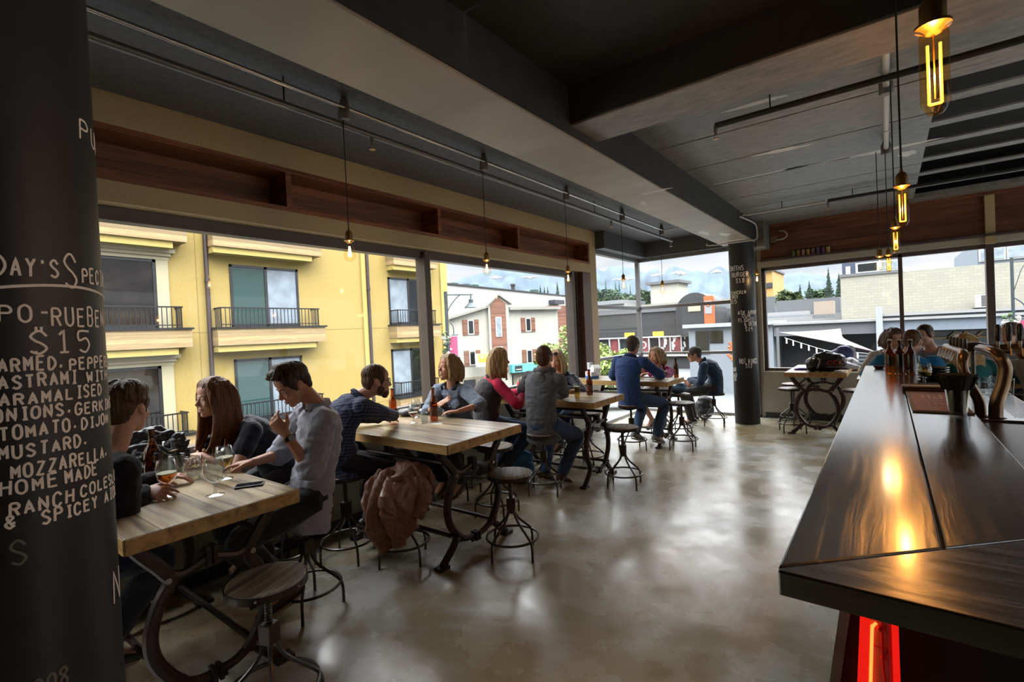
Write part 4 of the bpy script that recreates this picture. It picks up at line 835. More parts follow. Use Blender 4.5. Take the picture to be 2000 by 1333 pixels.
for i, y in enumerate((1.95, 3.35, 4.75, 6.2, 7.65)):
    pendant(-2.8, y, 2.125, 3.05, 'clear teardrop filament bulb hanging %s along the windows' % ('nearest to the camera', 'second from the camera', 'third from the camera', 'fourth, in front of the left corner pane,', 'fifth, in front of the right corner pane,')[i], k=1.25, power=2.2, grp='teardrop bulbs along the windows')
pendant(-1.56, 8.3, 2.20, 3.12, 'clear teardrop filament bulb hanging beside the far chalk column', k=1.3, power=2)
for (x, y, zb, k), l in zip(((.072, 1.05, 1.918, .92), (.06, 2.404, 1.939, 1.0), (.06, 4.0, 2.005, 1.05)), ('big glowing tube bulb at the top right of the photo', 'middle glowing tube bulb over the bar, second from the camera', 'far glowing tube bulb over the bar, third from the camera')): pendant(x, y, zb, 3.10, l, True, k, 7, 'tube bulbs over the bar')
pendant(.03, 5.6, 2.0, 3.1, 'small tube bulb at the far end of the bar, lowest of the row', True, 1.0, 3, 'tube bulbs over the bar'); pendant(-.035, 5.62, 2.02, 3.1, 'small teardrop bulb at the far end of the bar, leftmost of the row', False, 1.2, 2)
pipew = plain('white_conduit', (.5, .48, .46), .4); pipeg = plain('galvanised_pipe', (.42, .42, .42), .25, metal=.8); pipek = plain('black_sprinkler_pipe', (.03, .03, .03), .4, metal=.3); boxm = plain('junction_box', (.14, .13, .125), .5)
c = thing('conduit', 'bright metal lighting conduit along the window side of the ceiling', 'conduit', (0, 0, 0))
MB().tube([(-2.76, FY+.03, 3.12), (-2.76, 7.66, 3.12)], .013, 10).build('tube', pipeg, c); MB().tube([(-2.76, 7.66, 3.12), (-2.12, 7.66, 3.12)], .011, 8).build('branch_tube', pipew, c)
for y in (1.95, 3.35, 4.75, 6.2, 7.65): MB().lathe([(.03, 3.05), (.036, 3.06), (.036, 3.13), (.02, CZ-.003)], (-2.78, y, 0), 18).build('junction_box', boxm, c)
def sprinkler_pipe(label, a, b, r, drops, hang, mat, axis_note=None):
    t = thing('sprinkler_pipe', label, 'pipe', (0, 0, 0)); MB().tube([a, b], r, 12).build('tube', mat, t); a = V(a); b = V(b)
    for f in drops:
        p = a+(b-a)*f; MB().cyl(p, p-V((0, 0, .05)), .014, n=10).lathe([(.010, p.z-.05), (.006, p.z-.075)], (p.x, p.y, 0), 10).build('drop', boxm, t)
        MB().lathe([(.004, p.z-.10), (.022, p.z-.10), (.022, p.z-.095), (.004, p.z-.092)], (p.x, p.y, 0), 14).tube([(p.x-.011, p.y, p.z-.06), (p.x-.013, p.y, p.z-.08), (p.x, p.y, p.z-.098), (p.x+.013, p.y, p.z-.08), (p.x+.011, p.y, p.z-.06)], .002, 5).build('sprinkler_head', brass, t)
    for f in hang: p = a+(b-a)*f; MB().tube([p, (p.x, p.y, CZ)], .005, 6).build('hanger', cordm, t)
    return t
sprinkler_pipe('grey sprinkler pipe running along the window side of the ceiling', (-2.83, FY+.03, 3.035), (-2.83, 8.25, 3.035), .021, (.47, .80, .995), (.32, .415, .76, .965), plain('grey_sprinkler_pipe', (.12, .115, .11), .35, metal=.3))
sprinkler_pipe('black sprinkler pipe crossing above the bar', (-.98, 3.92, 3.09), (RX-.02, 3.92, 3.09), .022, (.0,), (.06,), pipek)
sprinkler_pipe('black sprinkler pipe crossing near the back wall', (-.55, 7.45, 3.10), (RX-.02, 7.45, 3.10), .022, (.0,), (.045, .25), pipek)
sprinkler_pipe('white pipe stub continuing the black pipe near the back wall', (-1.55, 7.45, 3.10), (-.58, 7.45, 3.10), .014, (), (.5,), pipew)
c = thing('conduit', 'white conduit above the bar with lamp cords hanging from its boxes', 'conduit', (0, 0, 0))
MB().tube([(.04, FY+.03, 3.12), (.04, 5.72, 3.12)], .019, 10).build('tube', pipew, c)
for y in (1.05, 2.404, 4.15, 5.66): MB().lathe([(.034, 3.07), (.04, 3.08), (.04, 3.15), (.02, CZ-.003)], (.04, y, 0), 18).build('junction_box', boxm, c)
for y in (1.6, 3.5, 5.1): MB().lathe([(.024, -.02), (.024, .02)], (0, 0, 0), 12).xf(MX.Translation((.04, y, 3.12)) @ MX.Rotation(pi/2, 4, 'X')).build('pipe_clip', pipew, c)
c = thing('wall_conduit', 'thin white conduit bent around the end of the big ceiling beam', 'conduit', (0, 0, 0))
MB().tube(catmull([(-1.60, 7.5, 3.1), (-1.55, 8.0, 3.1), (-1.53, 8.2, 3.07), (-1.53, 8.28, 2.95), (-1.55, 8.28, 2.87), (-1.7, 8.25, 2.86), (-2.2, 8.2, 2.86), (-2.25, 8.2, 2.9)], 5), .010, 8).build('tube', pipew, c)
# ================================================================ people
def remesh(mb, voxel, name, mat, parent, smooth=2, disp=None, sf=.5):
    me = bpy.data.meshes.new('tmp'); me.from_pydata(mb.v, [], mb.f)
    bm = bmesh.new(); bm.from_mesh(me); bmesh.ops.recalc_face_normals(bm, faces=bm.faces); bm.to_mesh(me); bm.free()
    o = bpy.data.objects.new('tmp', me); COL.objects.link(o)
    r = o.modifiers.new('r', 'REMESH'); r.mode = 'VOXEL'; r.voxel_size = voxel; r.use_smooth_shade = True
    if smooth:
        s = o.modifiers.new('s', 'SMOOTH'); s.iterations = smooth; s.factor = sf
    dg = bpy.context.evaluated_depsgraph_get(); dg.update()
    out = bpy.data.meshes.new_from_object(o.evaluated_get(dg)); bpy.data.objects.remove(o); bpy.data.meshes.remove(me)
    if disp:
        for v, n in [(v, v.normal.copy()) for v in out.vertices]: v.co += n*disp(v.co)
    for p in out.polygons: p.use_smooth = True
    out.name = name
    return link(name, out, mat, parent)
def skin(name, c):
    return plain(name, c, .5, bump=.04, bscale=160, var=.10, spec=.35)
skinA = skin('fair_skin', (.50, .27, .185)); skinB = skin('tanned_skin', (.45, .22, .135)); lipm = plain('lips', (.30, .09, .07), .45); eyew = plain('eye_white', (.34, .32, .30), .3); iris = plain('eye_iris', (.03, .022, .016), .15)
def hairm(name, c): return plain(name, c, .45, bump=.9, bscale=55, var=.45, stretch=(1, 1, .12), spec=.25)
H_DARK = hairm('dark_brown_hair', (.035, .018, .010)); H_BR = hairm('brown_hair', (.085, .042, .02)); H_RED = hairm('auburn_hair', (.115, .045, .018)); H_BLD = hairm('dark_blonde_hair', (.27, .165, .075)); H_BLO = hairm('blonde_hair', (.38, .25, .11)); H_GR = hairm('greying_hair', (.065, .058, .052))
def wr(amp, k=1., seed=0):
    o = V((seed*3.1, seed*1.7, 0))
    def f(p):
        q = p+o
        a = noise.noise(V((q.x*10*k, q.y*10*k, q.z*17*k))); b = noise.noise(V((q.x*26*k, q.y*26*k, q.z*38*k+5)))
        return amp*((1-abs(a)*2.2)*.6+b*.4)
    return f
def ik(S, T, l1, l2, pole):
    d = T-S; L = d.length; mx = (l1+l2)*.995
    if L > mx: T = S+d.normalized()*mx; d = T-S; L = mx
    u = d.normalized(); a = (l1*l1-l2*l2+L*L)/(2*L); h = sqrt(max(l1*l1-a*a, 1e-6)); p = (pole-u*pole.dot(u))
    p = p.normalized() if p.length > 1e-4 else u.orthogonal().normalized()
    return S+u*a+p*h, T
def limb(m, pts, rad, n=12, grow=0., seg=5):
    P = catmull(pts, seg); k = len(pts)-1; R = []
    for i in range(len(P)):
        t = i/seg; j = min(int(t), k-1); f = t-j; R.append(rad[j]+(rad[j+1]-rad[j])*f+grow)
    m.tube(P, R, n); m.ell(P[0], R[0]*.98, n=10, m=6); m.ell(P[-1], R[-1]*.98, n=10, m=6)
def hand(m, W, d, n, right, curl=.5, s=1., spread=.06):
    d = d.normalized(); n = (n-d*n.dot(d)).normalized(); ts = d.cross(n)*(1 if right else -1)
    rings = []
    for t, w, h in ((-.01, .026, .019), (.02, .031, .019), (.055, .040, .016), (.088, .041, .013), (.098, .036, .010)):
        c = W+d*t*s; rings.append([c+ts*(w*s*cos(2*pi*k/12))+n*(h*s*sin(2*pi*k/12)) for k in range(12)])
    m.loft(rings)
    for o, ln, r0, cf, sp in ((.030, .074, .0090, .85, .10), (.010, .082, .0092, 1, .03), (-.011, .076, .0088, 1.08, -.04), (-.030, .060, .0078, 1.18, -.12)):
        p = W+d*.088*s+ts*o*s; pts = [p-d*.02*s, p]; a = 0; dd = (d+ts*(sp+spread*sp*6)).normalized()
        for f, kk in ((.45, .75), (.30, 1.0), (.25, .7)):
            a += curl*cf*kk; v = dd*cos(a)+n*sin(a); p = p+v*ln*f*s; pts.append(p)
        m.tube(pts, [r0*s, r0*s, r0*.97*s, r0*.9*s, r0*.72*s], 8); m.ell(pts[-1], r0*.72*s, n=8, m=5)
    p = W+d*.022*s+ts*.024*s; v1 = (d*.62+ts*.75+n*.25).normalized(); v2 = (d*.9+ts*.25+n*(.25+curl*.3)).normalized()
    pts = [p, p+v1*.036*s, p+v1*.036*s+v2*.030*s, p+v1*.036*s+v2*.030*s+(v2+n*.25*curl).normalized()*.024*s]
    m.tube(pts, [.014*s, .0115*s, .0105*s, .0078*s], 8); m.ell(pts[-1], .0078*s, n=8, m=5)
def head_prims(m, X, fem=False, jaw=1.):
    """X: head matrix; local x forward, y left, z up; origin between the ears"""
    R = X.to_3x3().normalized()
    def e(c, r, rot=None, n=16, mm=11): m.ell(X @ V(c), r, R @ rot if rot is not None else R, n, mm)
    e((-.014, 0, .035), (.098, .076, .088)); e((-.03, 0, .0), (.075, .070, .075)); e((.030, 0, -.028), (.060, .060, .085)); e((.035, 0, -.075), (.048, .047*jaw, .038)); e((.062, 0, -.098), (.022, .024*jaw, .018))
    e((.052, 0, .052), (.036, .055, .045)); e((.070, 0, .022), (.020, .048, .010)); e((.0, .0, -.06), (.055, .055*jaw, .045))
    for s in (-1, 1):
        e((.062, s*.037, -.030), (.022, .020, .024)); e((.083, s*.011, -.034), (.012, .009, .008)); e((-.008, s*.077, -.006), (.019, .009, .031), MX.Rotation(-.25, 3, 'Y')); e((-.002, s*.074, -.022), (.010, .008, .014))
    for s in (-1, 1): e((.0735, s*.031, .0100), (.0125, .0155, .0068)); e((.070, s*.031, -.0085), (.0125, .0145, .0055))
    m.tube([X @ V(p) for p in ((.078, 0, .022), (.092, 0, -.006), (.106, 0, -.027), (.094, 0, -.040))], [.007, .0085, .0115, .008], 8)
    e((.083, 0, -.058), (.010, .022, .0065)); e((.081, 0, -.070), (.011, .019, .0065)); e((.078, 0, -.064), (.014, .026, .012))
def head_bits(parent, X, hair, fem, open_mouth=False):
    m = MB(); R = X.to_3x3().normalized()
    for s in (-1, 1):
        e = MB(); e.ell(X @ V((.0730, s*.031, .0025)), (.0098, .0118, .0085), R, 12, 8); o = e.build('eye', eyew, parent)
        MB().ell(X @ V((.0805, s*.031, .0015)), (.0032, .0052, .0050), R, 10, 6).build('iris', iris, o)
        MB().tube([X @ V(p) for p in ((.084, s*.012, .020), (.085, s*.030, .0265), (.072, s*.050, .020))], [.0032, .0036, .0018], 6).build('eyebrow', hair, parent)
    l = MB(); l.tube([X @ V(p) for p in ((.078, -.025, -.063), (.0915, -.010, -.0595), (.0935, 0, -.0605), (.0915, .010, -.0595), (.078, .025, -.063))], [.002, .0042, .0046, .0042, .002], 7)
    l.tube([X @ V(p) for p in ((.078, -.024, -.066), (.090, -.010, -.0725), (.0915, 0, -.0735), (.090, .010, -.0725), (.078, .024, -.066))], [.002, .0045, .005, .0045, .002], 7); o = l.build('lips', lipm, parent)
    if open_mouth: MB().ell(X @ V((.0885, 0, -.0665)), (.005, .017, .004), R, 10, 6).build('teeth', plain('teeth', (.7, .68, .62), .3), o)
def hair_build(parent, X, kind, mat, seed=0, vox=.006):
    m = MB(); R = X.to_3x3().normalized(); r = random.Random(seed); XI = X.inverted()
    def e(c, q, rot=None): m.ell(X @ V(c), q, R @ rot if rot is not None else R, 16, 10)
    def tb(pts, rad, flat=None): P = catmull([X @ V(p) for p in pts], 5); n = len(pts)-1; m.tube(P, [rad[min(int(i/5), n-1)]+(rad[min(int(i/5)+1, n)]-rad[min(int(i/5), n-1)])*((i/5) % 1) for i in range(len(P))], 10, flat)
    if kind in ('short', 'quiff', 'crop', 'fringe'):
        k = 0 if kind == 'crop' else .006
        e((-.020, 0, .055), (.099+k, .079+k, .080+k)); e((-.052, 0, .010), (.062, .074, .072)); e((-.06, 0, -.035), (.042, .056, .04))
        for s in (-1, 1): e((.012, s*.068, .03), (.036, .014, .042)); e((.02, s*.073, .0), (.012, .006, .026))
        if kind == 'quiff':
            e((.045, 0, .112), (.052, .056, .030), MX.Rotation(-.35, 3, 'Y')); e((.0, 0, .125), (.06, .055, .026))
            for i in range(22):
                y = r.uniform(-.05, .05); tb([(-.03, y, .13), (.03, y*1.1, .138+r.uniform(-.004, .01)), (.085+r.uniform(-.01, .012), y*1.15, .105+r.uniform(-.012, .01))], [.012, .011, .004])
        if kind == 'fringe':
            for i in range(60):
                a = r.uniform(-2.6, 2.6); q = r.uniform(.3, 1); x0 = -.026+.07*cos(a)*.6; y0 = .06*sin(a)*.6
                zz = .055-.02*q+(.045 if abs(a) < 1.0 else 0); tb([(x0*.6, y0*.6, .138), (-.022+.088*cos(a), .078*sin(a), .108), (-.022+.100*cos(a)+r.uniform(-.006, .006), .084*sin(a), zz)], [.010, .011, .003])
    else:
        bot = {'long': -.36, 'bob': -.125, 'mid': -.20}[kind]
        e((-.017, 0, .054), (.103, .084, .086)); e((-.05, 0, -.02), (.066, .078, .095))
        for s in (-1, 1):
            e((.012, s*.064, .045), (.055, .024, .055))
            for i in range(7):
                x = .048-.022*i; y = s*(.074+.006*(i % 2)); b = bot*r.uniform(.9, 1.04)
                fx = (.06 if kind == 'long' and i < 3 else .02) if kind != 'bob' else -.012
                tb([(x*.7-.01, s*.05, .105), (x, y, .03), (x-.008, s*(.088+r.uniform(-.004, .006)), bot*.28), (x-.012+fx*.4, s*(.090+r.uniform(-.008, .01)), bot*.62), (x-.01+fx, s*(.078+r.uniform(-.02, .012)), b)], [.014, .019, .021, .02, .006])
        for i in range(9):
            y = -.072+.018*i; b = bot*r.uniform(.92, 1.05); tb([(-.07, y*.7, .09), (-.105, y, .02), (-.112, y*1.1, bot*.35), (-.112, y*1.12, bot*.7), (-.10, y*1.08, b)], [.016, .022, .024, .023, .008])
        for i in range(8):
            y = -.05+.0142*i; sg = 1 if y > 0 else -1; tb([(-.04, y*.5, .128), (.012, y*.7, .128), (.048, sg*(.028+abs(y)*.6), .102), (.050, sg*(.055+abs(y)*.35), .060), (.036, sg*.078, .02)], [.012, .011, .010, .010, .008])
    def dsp(p):
        q = XI @ p; a = atan2(q.y, q.x+.03); return .0035*noise.noise(V((a*22, q.z*6, q.x*4)))+.002*noise.noise(V((a*60, q.z*10, 3)))
    return remesh(m, vox, 'hair', mat, parent, 1, dsp)
def person(label, seat, fa, H, look, lp, mats, hair, hk, arms, N=None, fem=False, sk=None, vox=.006, cv=.009, sleeve='long', legs=None, bulge=.05, hem=.10, roll=0, top='shirt', s=1., sw=None, bare_legs=False, shoe=None, mouth=False, sname=None, hand_s=1., belly=0., lname='trousers', wk=1.):
    """a seated figure: one continuous body, clothes and hair as parts. arms: {'R':(wrist, fingertip dir, palm normal, curl, pole), 'L':...}"""
    sk = sk or skinA; seat = V(seat); f = V((cos(radians(fa)), sin(radians(fa)), 0)); l = V((-f.y, f.x, 0)); H = V(H)
    root = thing('person', label, 'person', (seat.x, seat.y, 0)); O = V((seat.x, seat.y, 0))
    P = seat+V((0, 0, .095)); ldir = V((cos(radians(look)), sin(radians(look)), 0)); hp = radians(lp)
    hx = ldir*cos(hp)+V((0, 0, sin(hp))); hy = V((-ldir.y, ldir.x, 0)); hz = hx.cross(hy)
    if roll: q = MX.Rotation(radians(roll), 3, hx); hy = q @ hy; hz = q @ hz
    X = MX((hx, hy, hz)).transposed().to_4x4(); X.translation = H-O
    N = V(N) if N is not None else H-hz*.10-(H-P).normalized()*.09-hx*.03
    sp = [P, P.lerp(N, .33)-f*bulge*.8, P.lerp(N, .68)-f*bulge, N]; SPN = catmull(sp, 8); T = []
    for i in range(len(SPN)): T.append((SPN[min(i+1, len(SPN)-1)]-SPN[max(i-1, 0)]).normalized())
    W = sw or (.158 if fem else .178); W *= s
    def ring(c, t, w, d, fw=0):
        b = (l-t*l.dot(t)).normalized(); a = b.cross(t); return [c+b*(w*cos(2*pi*k/20))+a*((d+(fw if sin(2*pi*k/20) > 0 else 0))*sin(2*pi*k/20)) for k in range(20)]
    prof = [(.0, .155 if fem else .150, .115), (.12, .16 if fem else .152, .112), (.33, .128 if fem else .146, .098), (.55, .135 if fem else .158, .105), (.75, .150 if fem else .174, .112), (.88, .148 if fem else .172, .092), (.955, .10, .07), (1., .062, .058)]
    def torso(m, g=0., z0=0., z1=1., hemd=0.):
        rr = []
        if hemd: rr.append([p-T[0]*hemd for p in ring(SPN[0], T[0], prof[0][1]*s+g+.022, prof[0][2]*s+g+.03, belly)])
        for t, w, d in prof:
            if z0 <= t <= z1:
                i = min(int(round(t*(len(SPN)-1))), len(SPN)-1); rr.append(ring(SPN[i], T[i], w*s+g, d*s+g, belly if t < .6 else 0))
        rr = [[p-O for p in q] for q in rr]; m.loft(rr)
    iS = int(.9*(len(SPN)-1)); SC0 = SPN[iS]; bS = (l-T[iS]*l.dot(T[iS])).normalized()
    aim = {}
    for side in 'RL':
        sg = -1 if side == 'R' else 1; S = SC0+bS*sg*W; w, hd, pn, curl, pole = arms[side]; w = V(w)
        S = S+(w-S).normalized()*.012+f*.01; E, w = ik(S, w, .29*s, .255*s, V(pole)); hd = V(hd) if hd is not None else (w-E)
        aim[side] = (S-O, E-O, w-O, hd, V(pn), curl)
    feet = legs or {}
    lg = {}
    for side in 'RL':
        sg = -1 if side == 'R' else 1; Hh = P+l*sg*.088+f*.02-V((0, 0, .015)); A = V(feet[side]) if side in feet else seat.xyz*1+f*.19+l*sg*.09; 
        if side not in feet: A.z = .215
        K, A = ik(Hh, A, .43*s, .42*s, f*1.0+V((0, 0, .55))+l*sg*.25); lg[side] = (Hh-O, K-O, A-O)
    armr = (.050, .043, .037, .033, .024) if fem else (.057, .050, .042, .038, .027); armr = [a*s for a in armr]
    b = MB(); head_prims(b, X, fem, .92 if fem else 1.04); torso(b, -.014)
    nb = N-O; b.tube([nb-T[-1]*.05, nb+(T[-1])*.02, X @ V((-.028, 0, -.055)), X @ V((-.024, 0, -.02))], [.07, .054 if not fem else .047, .053 if not fem else .045, .055], 14)
    for side in 'RL':
        S, E, w, hd, pn, curl = aim[side]; d1 = (E-S); limb(b, [S, S+d1*.5, E, E+(w-E)*.35, w], [a-.004 for a in armr], 12); hand(b, w, hd, pn, side == 'R', curl, .97*s*hand_s if not fem else .90*s*hand_s)
        Hh, K, A = lg[side]; limb(b, [Hh, Hh.lerp(K, .5), K, K.lerp(A, .35), A], [.082*s, .066*s, .05*s, .05*s, .034*s], 12); fd = (f*.9-V((0, 0, .25))).normalized(); b.tube([A, A+fd*.08-V((0, 0, .05)), A+fd*.15-V((0, 0, .065))], [.034, .034, .024], 8)
    bd = remesh(b, vox, 'body', sk, root, 2, None, .5)
    head_bits(bd, X, hair, fem, mouth)
    if hk: hair_build(root, X, hk, hair, int(seat.x*100) % 97, max(vox, .0055))
    tm, bm_, g = mats[0], mats[1], .010
    c = MB(); torso(c, g, 0, .96, hem)
    nk = [.96]
    for side in 'RL':
        S, E, w, hd, pn, curl = aim[side]; d1 = E-S; c.ell(S, armr[0]+.012, n=12, m=8); c.tube([S-bS*(-1 if side == 'R' else 1)*.07+V((0, 0, .012)), S], [.062*s, armr[0]+.010], 12)
        if sleeve == 'long': limb(c, [S, S+d1*.5, E, E+(w-E)*.4, E+(w-E)*.93], [armr[0], armr[1], armr[2]+.004, armr[3], armr[4]+.006], 12, g+.003)
        elif sleeve == 'rolled':
            limb(c, [S, S+d1*.5, E-d1*.04, E+(w-E)*.10], [armr[0], armr[1]+.005, armr[2]+.012, armr[2]+.008], 12, g+.006); q = E+(w-E)*.06; c.tube([q-d1*.0, q+(w-E)*.13], [armr[2]+.022, armr[2]+.018], 12)
        elif sleeve == 'short': limb(c, [S, S+d1*.25, S+d1*.46], [armr[0]+.004, armr[1]+.008, armr[1]+.012], 12, g)
    if fem:
        for sg in (-1, 1): i = int(.70*(len(SPN)-1)); aa = bS.cross(T[i]); c.ell(SPN[i]-O+bS*sg*.068+aa*.085, (.062, .062, .062), n=12, m=8)
    sh = remesh(c, cv, sname or 'shirt', tm, root, 2, wr(.0075*wk, 1, seat.x), .5)
    t = MB()
    for side in 'RL':
        Hh, K, A = lg[side]; e2 = .55 if bare_legs else .97
        if bare_legs: limb(t, [Hh, Hh.lerp(K, .5), Hh.lerp(K, .92)], [.095*s, .082*s, .072*s], 12, .006)
        else: limb(t, [Hh, Hh.lerp(K, .5), K, K.lerp(A, .45), K.lerp(A, .96)], [.094*s, .076*s, .062*s, .060*s, .052*s], 12, .006)
        sl = MB(); fd = (f*.93-V((0, 0, .3))).normalized(); up = l.cross(fd) if l.cross(fd).z > 0 else fd.cross(l); rings = []
        for k, (x, w, h, dz) in enumerate(((-.075, .026, .03, .0), (-.06, .036, .045, .004), (-.02, .038, .055, .01), (.04, .042, .042, .0), (.10, .048, .032, -.006), (.155, .042, .024, -.012), (.185, .022, .014, -.016))):
            cc = A+fd*x-up*.055+up*dz; rings.append([cc+l*(w*cos(2*pi*q/12))+up*(h*sin(2*pi*q/12) if sin(2*pi*q/12) > 0 else .022*sin(2*pi*q/12)) for q in range(12)])
        sl.loft(rings); so = sl.build('shoe', shoe or MATS['black_shoe'], root)
        s2 = MB(); s2.loft([[A+fd*x-up*(.078+k*.018)+l*(w*cos(2*pi*q/14)) + fd*(.13*sin(2*pi*q/14)) for q in range(14)] for k, (x, w) in enumerate(((.055, .043), (.055, .043)))]); s2.build('sole', MATS['shoe_sole'], so)
    torso(t, .006, 0, .14); t.ell(P-O-V((0, 0, .02))-f*.005, (.130*s, .130*s, .080), n=14, m=8)
    remesh(t, cv, lname, bm_, root, 2, wr(.0045*wk, 1, 4), .5)
    root['_x'] = 1; del root['_x']
    return dict(root=root, X=X, N=N-O, O=O, f=f, l=l, T=T, SPN=[p-O for p in SPN], aim=aim, bS=bS, iS=iS, shirt=sh, ring=lambda i, w, d: [p-O for p in ring(SPN[i], T[i], w, d)], n=len(SPN), legs=lg, body=bd)
plain('black_shoe', (.02, .018, .018), .4); plain('shoe_sole', (.35, .33, .3), .6)
trainer = plain('grey_trainer', (.18, .17, .16), .6, var=.4, bscale=30)
def cloth(name, c, rough=.85, var=.12, bs=14, sheen=.15): return plain(name, c, rough, bump=.25, bscale=90, var=var, sheen=sheen, spec=.25)
def plaid(name, base, l1, l2, k):
    m, nt, b = newmat(name); L = nt.links.new; tc = nt.nodes.new('ShaderNodeTexCoord'); mp = nt.nodes.new('ShaderNodeMapping'); mp.inputs['Rotation'].default_value = (.15, .2, 1.1); L(tc.outputs['Object'], mp.inputs[0]); prev = None
    for ax in (0, 2):
        w = nt.nodes.new('ShaderNodeTexWave'); w.bands_direction = 'XYZ'[ax]; w.inputs['Scale'].default_value = k; w.inputs['Distortion'].default_value = 1.2; w.inputs['Detail'].default_value = 1; L(mp.outputs[0], w.inputs['Vector'])
        cr = nt.nodes.new('ShaderNodeValToRGB'); e = cr.color_ramp.elements; e[0].position = .35; e[0].color = (*base, 1); e[1].position = .9; e[1].color = (*l1, 1); kk = e.new(.7); kk.color = (*l2, 1); L(w.outputs['Color'], cr.inputs[0])
        if prev:
            mx = nt.nodes.new('ShaderNodeMix'); mx.data_type = 'RGBA'; mx.inputs[0].default_value = .5; L(prev, mx.inputs[6]); L(cr.outputs[0], mx.inputs[7]); prev = mx.outputs[2]
        else: prev = cr.outputs[0]
    L(prev, b.inputs['Base Color']); b.inputs['Roughness'].default_value = .85; b.inputs['Specular IOR Level'].default_value = .25
    return m
denim = cloth('blue_denim', (.035, .065, .13), var=.3); dkdenim = cloth('dark_denim', (.015, .02, .035)); blackc = cloth('black_trouser_cloth', (.012, .012, .014)); greypant = cloth('charcoal_trouser_cloth', (.03, .03, .03)); 
DN = (0, 0, -1)
# ---------------------------------------------------------------- the guests
def collar(p, mat, h=.035, g=.012, name='collar', open_front=True):
    m = MB(); i = p['n']-1; c = p['SPN'][i]; t = p['T'][i]; b = (p['l']-t*p['l'].dot(t)).normalized(); a = b.cross(t); A = []; B = []
    for k in range(25):
        th = radians(-68 if open_front else -90)+ (radians(316 if open_front else 360))*k/24 - radians(90)*0; th = th+radians(90)+radians(90)*0
        u = b*sin(th-radians(90))*0; q = a*cos(th+pi*0)+b*sin(th)
        ang = radians(22)+radians(316)*k/24; q = a*cos(ang)+b*sin(ang)
        A.append(c+q*.066-t*.012); B.append(c+q*.078+t*(h if abs(k-12) > 3 else h*1.15))
    C2 = [x+(x-c).normalized()*.010-t*(h*.9) for x in B]
    n = len(A); m.add(A+B+C2, [(k, k+1, k+1+n, k+n) for k in range(n-1)]+[(k+n, k+1+n, k+1+2*n, k+2*n) for k in range(n-1)])
    o = m.build(name, mat, p['root']); sd = o.modifiers.new('s', 'SOLIDIFY'); sd.thickness = .004; return o
def front_bits(p, mat, n=6, g=.012, t0=.2, t1=.92, name='button'):
    """placket buttons down the chest, dropped onto the shirt surface"""
    sh = p['shirt']; me = sh.data
    from mathutils.bvhtree import BVHTree
    bv = BVHTree.FromPolygons([v.co for v in me.vertices], [q.vertices for q in me.polygons])
    for k in range(n):
        i = int((t0+(t1-t0)*k/(n-1))*(p['n']-1)); t = p['T'][i]; a = p['bS'].cross(t).normalized(); c = p['SPN'][i]
        if a.dot(p['f']) < 0: a = -a
        h, nn, _, _ = bv.ray_cast(c+a*.4, -a)
        if h: MB().ell(h, (.0065, .0065, .0035), nn.to_track_quat('Z', 'Y').to_matrix(), 10, 5).build(name, mat, sh)
greyshirt = cloth('grey_chambray', (.27, .275, .32), var=.08, bs=40); navyknit = cloth('black_navy_knit', (.010, .009, .013), sheen=.05); blacktee = cloth('black_navy_tee', (.012, .013, .022)); plaidm = plaid('navy_plaid_flannel', (.012, .015, .035), (.085, .095, .15), (.03, .035, .07), 14)
chamb = cloth('light_denim_shirt', (.125, .155, .20), var=.22, bs=10); pinkm = cloth('hot_pink_knit', (.50, .012, .055)); vestm = cloth('charcoal_fleece', (.045, .038, .042)); hoodm = cloth('grey_hoodie_jersey', (.10, .105, .115), var=.15, bs=60); puff = cloth('navy_puffer_nylon', (.012, .016, .03), .5); bluem = cloth('blue_fleece', (.02, .05, .16), var=.2); mag = cloth('magenta_fleece', (.26, .012, .11)); navym = cloth('navy_fleece', (.018, .04, .085)); tealb = cloth('teal_blue_knit', (.008, .13, .30)); tealg = cloth('teal_green_top', (.01, .11, .11)); whitec = cloth('white_cotton', (.5, .48, .46)); greyt = cloth('pale_grey_top', (.2, .2, .22))
pearl = plain('pearl_button', (.5, .5, .5), .3); plast = plain('black_plastic', (.01, .01, .01), .25); gold = plain('thin_metal', (.3, .25, .2), .3, metal=1)
# 1 man in the dark sweater (left end, back to camera)
p1 = person('man in a black sweater seen from behind, reaching for his beer glass', (-2.97, .40, .60), 108, (-2.915, .745, 1.325), 128, -4, (navyknit, dkdenim), H_BR, 'fringe', {'R': ((-2.85, .775, .925), (.85, .45, -.06), (-.2, .55, -.75), .55, (.75, -.6, -.45)), 'L': ((-3.05, .90, .93), (.5, .8, 0), DN, .4, (-.6, -.4, -.6))}, vox=.005, cv=.007, bulge=.07, sk=skinA, sw=.19)
# 2 long haired woman
p2 = person('woman with long auburn hair in a black tee leaning on the nearest table', (-3.45, 1.74, .60), -82, (-3.505, 1.352, 1.272), -84, -2, (blacktee, blackc), H_RED, 'long', {'L': ((-3.45, 1.25, .925), (-.9, -.25, 0), DN, .35, (1, .3, -.6)), 'R': ((-3.40, 1.17, .935), (.8, -.2, 0), DN, .4, (-1, .2, -.5))}, N=(-3.46, 1.46, 1.085), fem=True, vox=.005, cv=.007, sleeve='short', bulge=.06, mouth=True, sk=skinA)
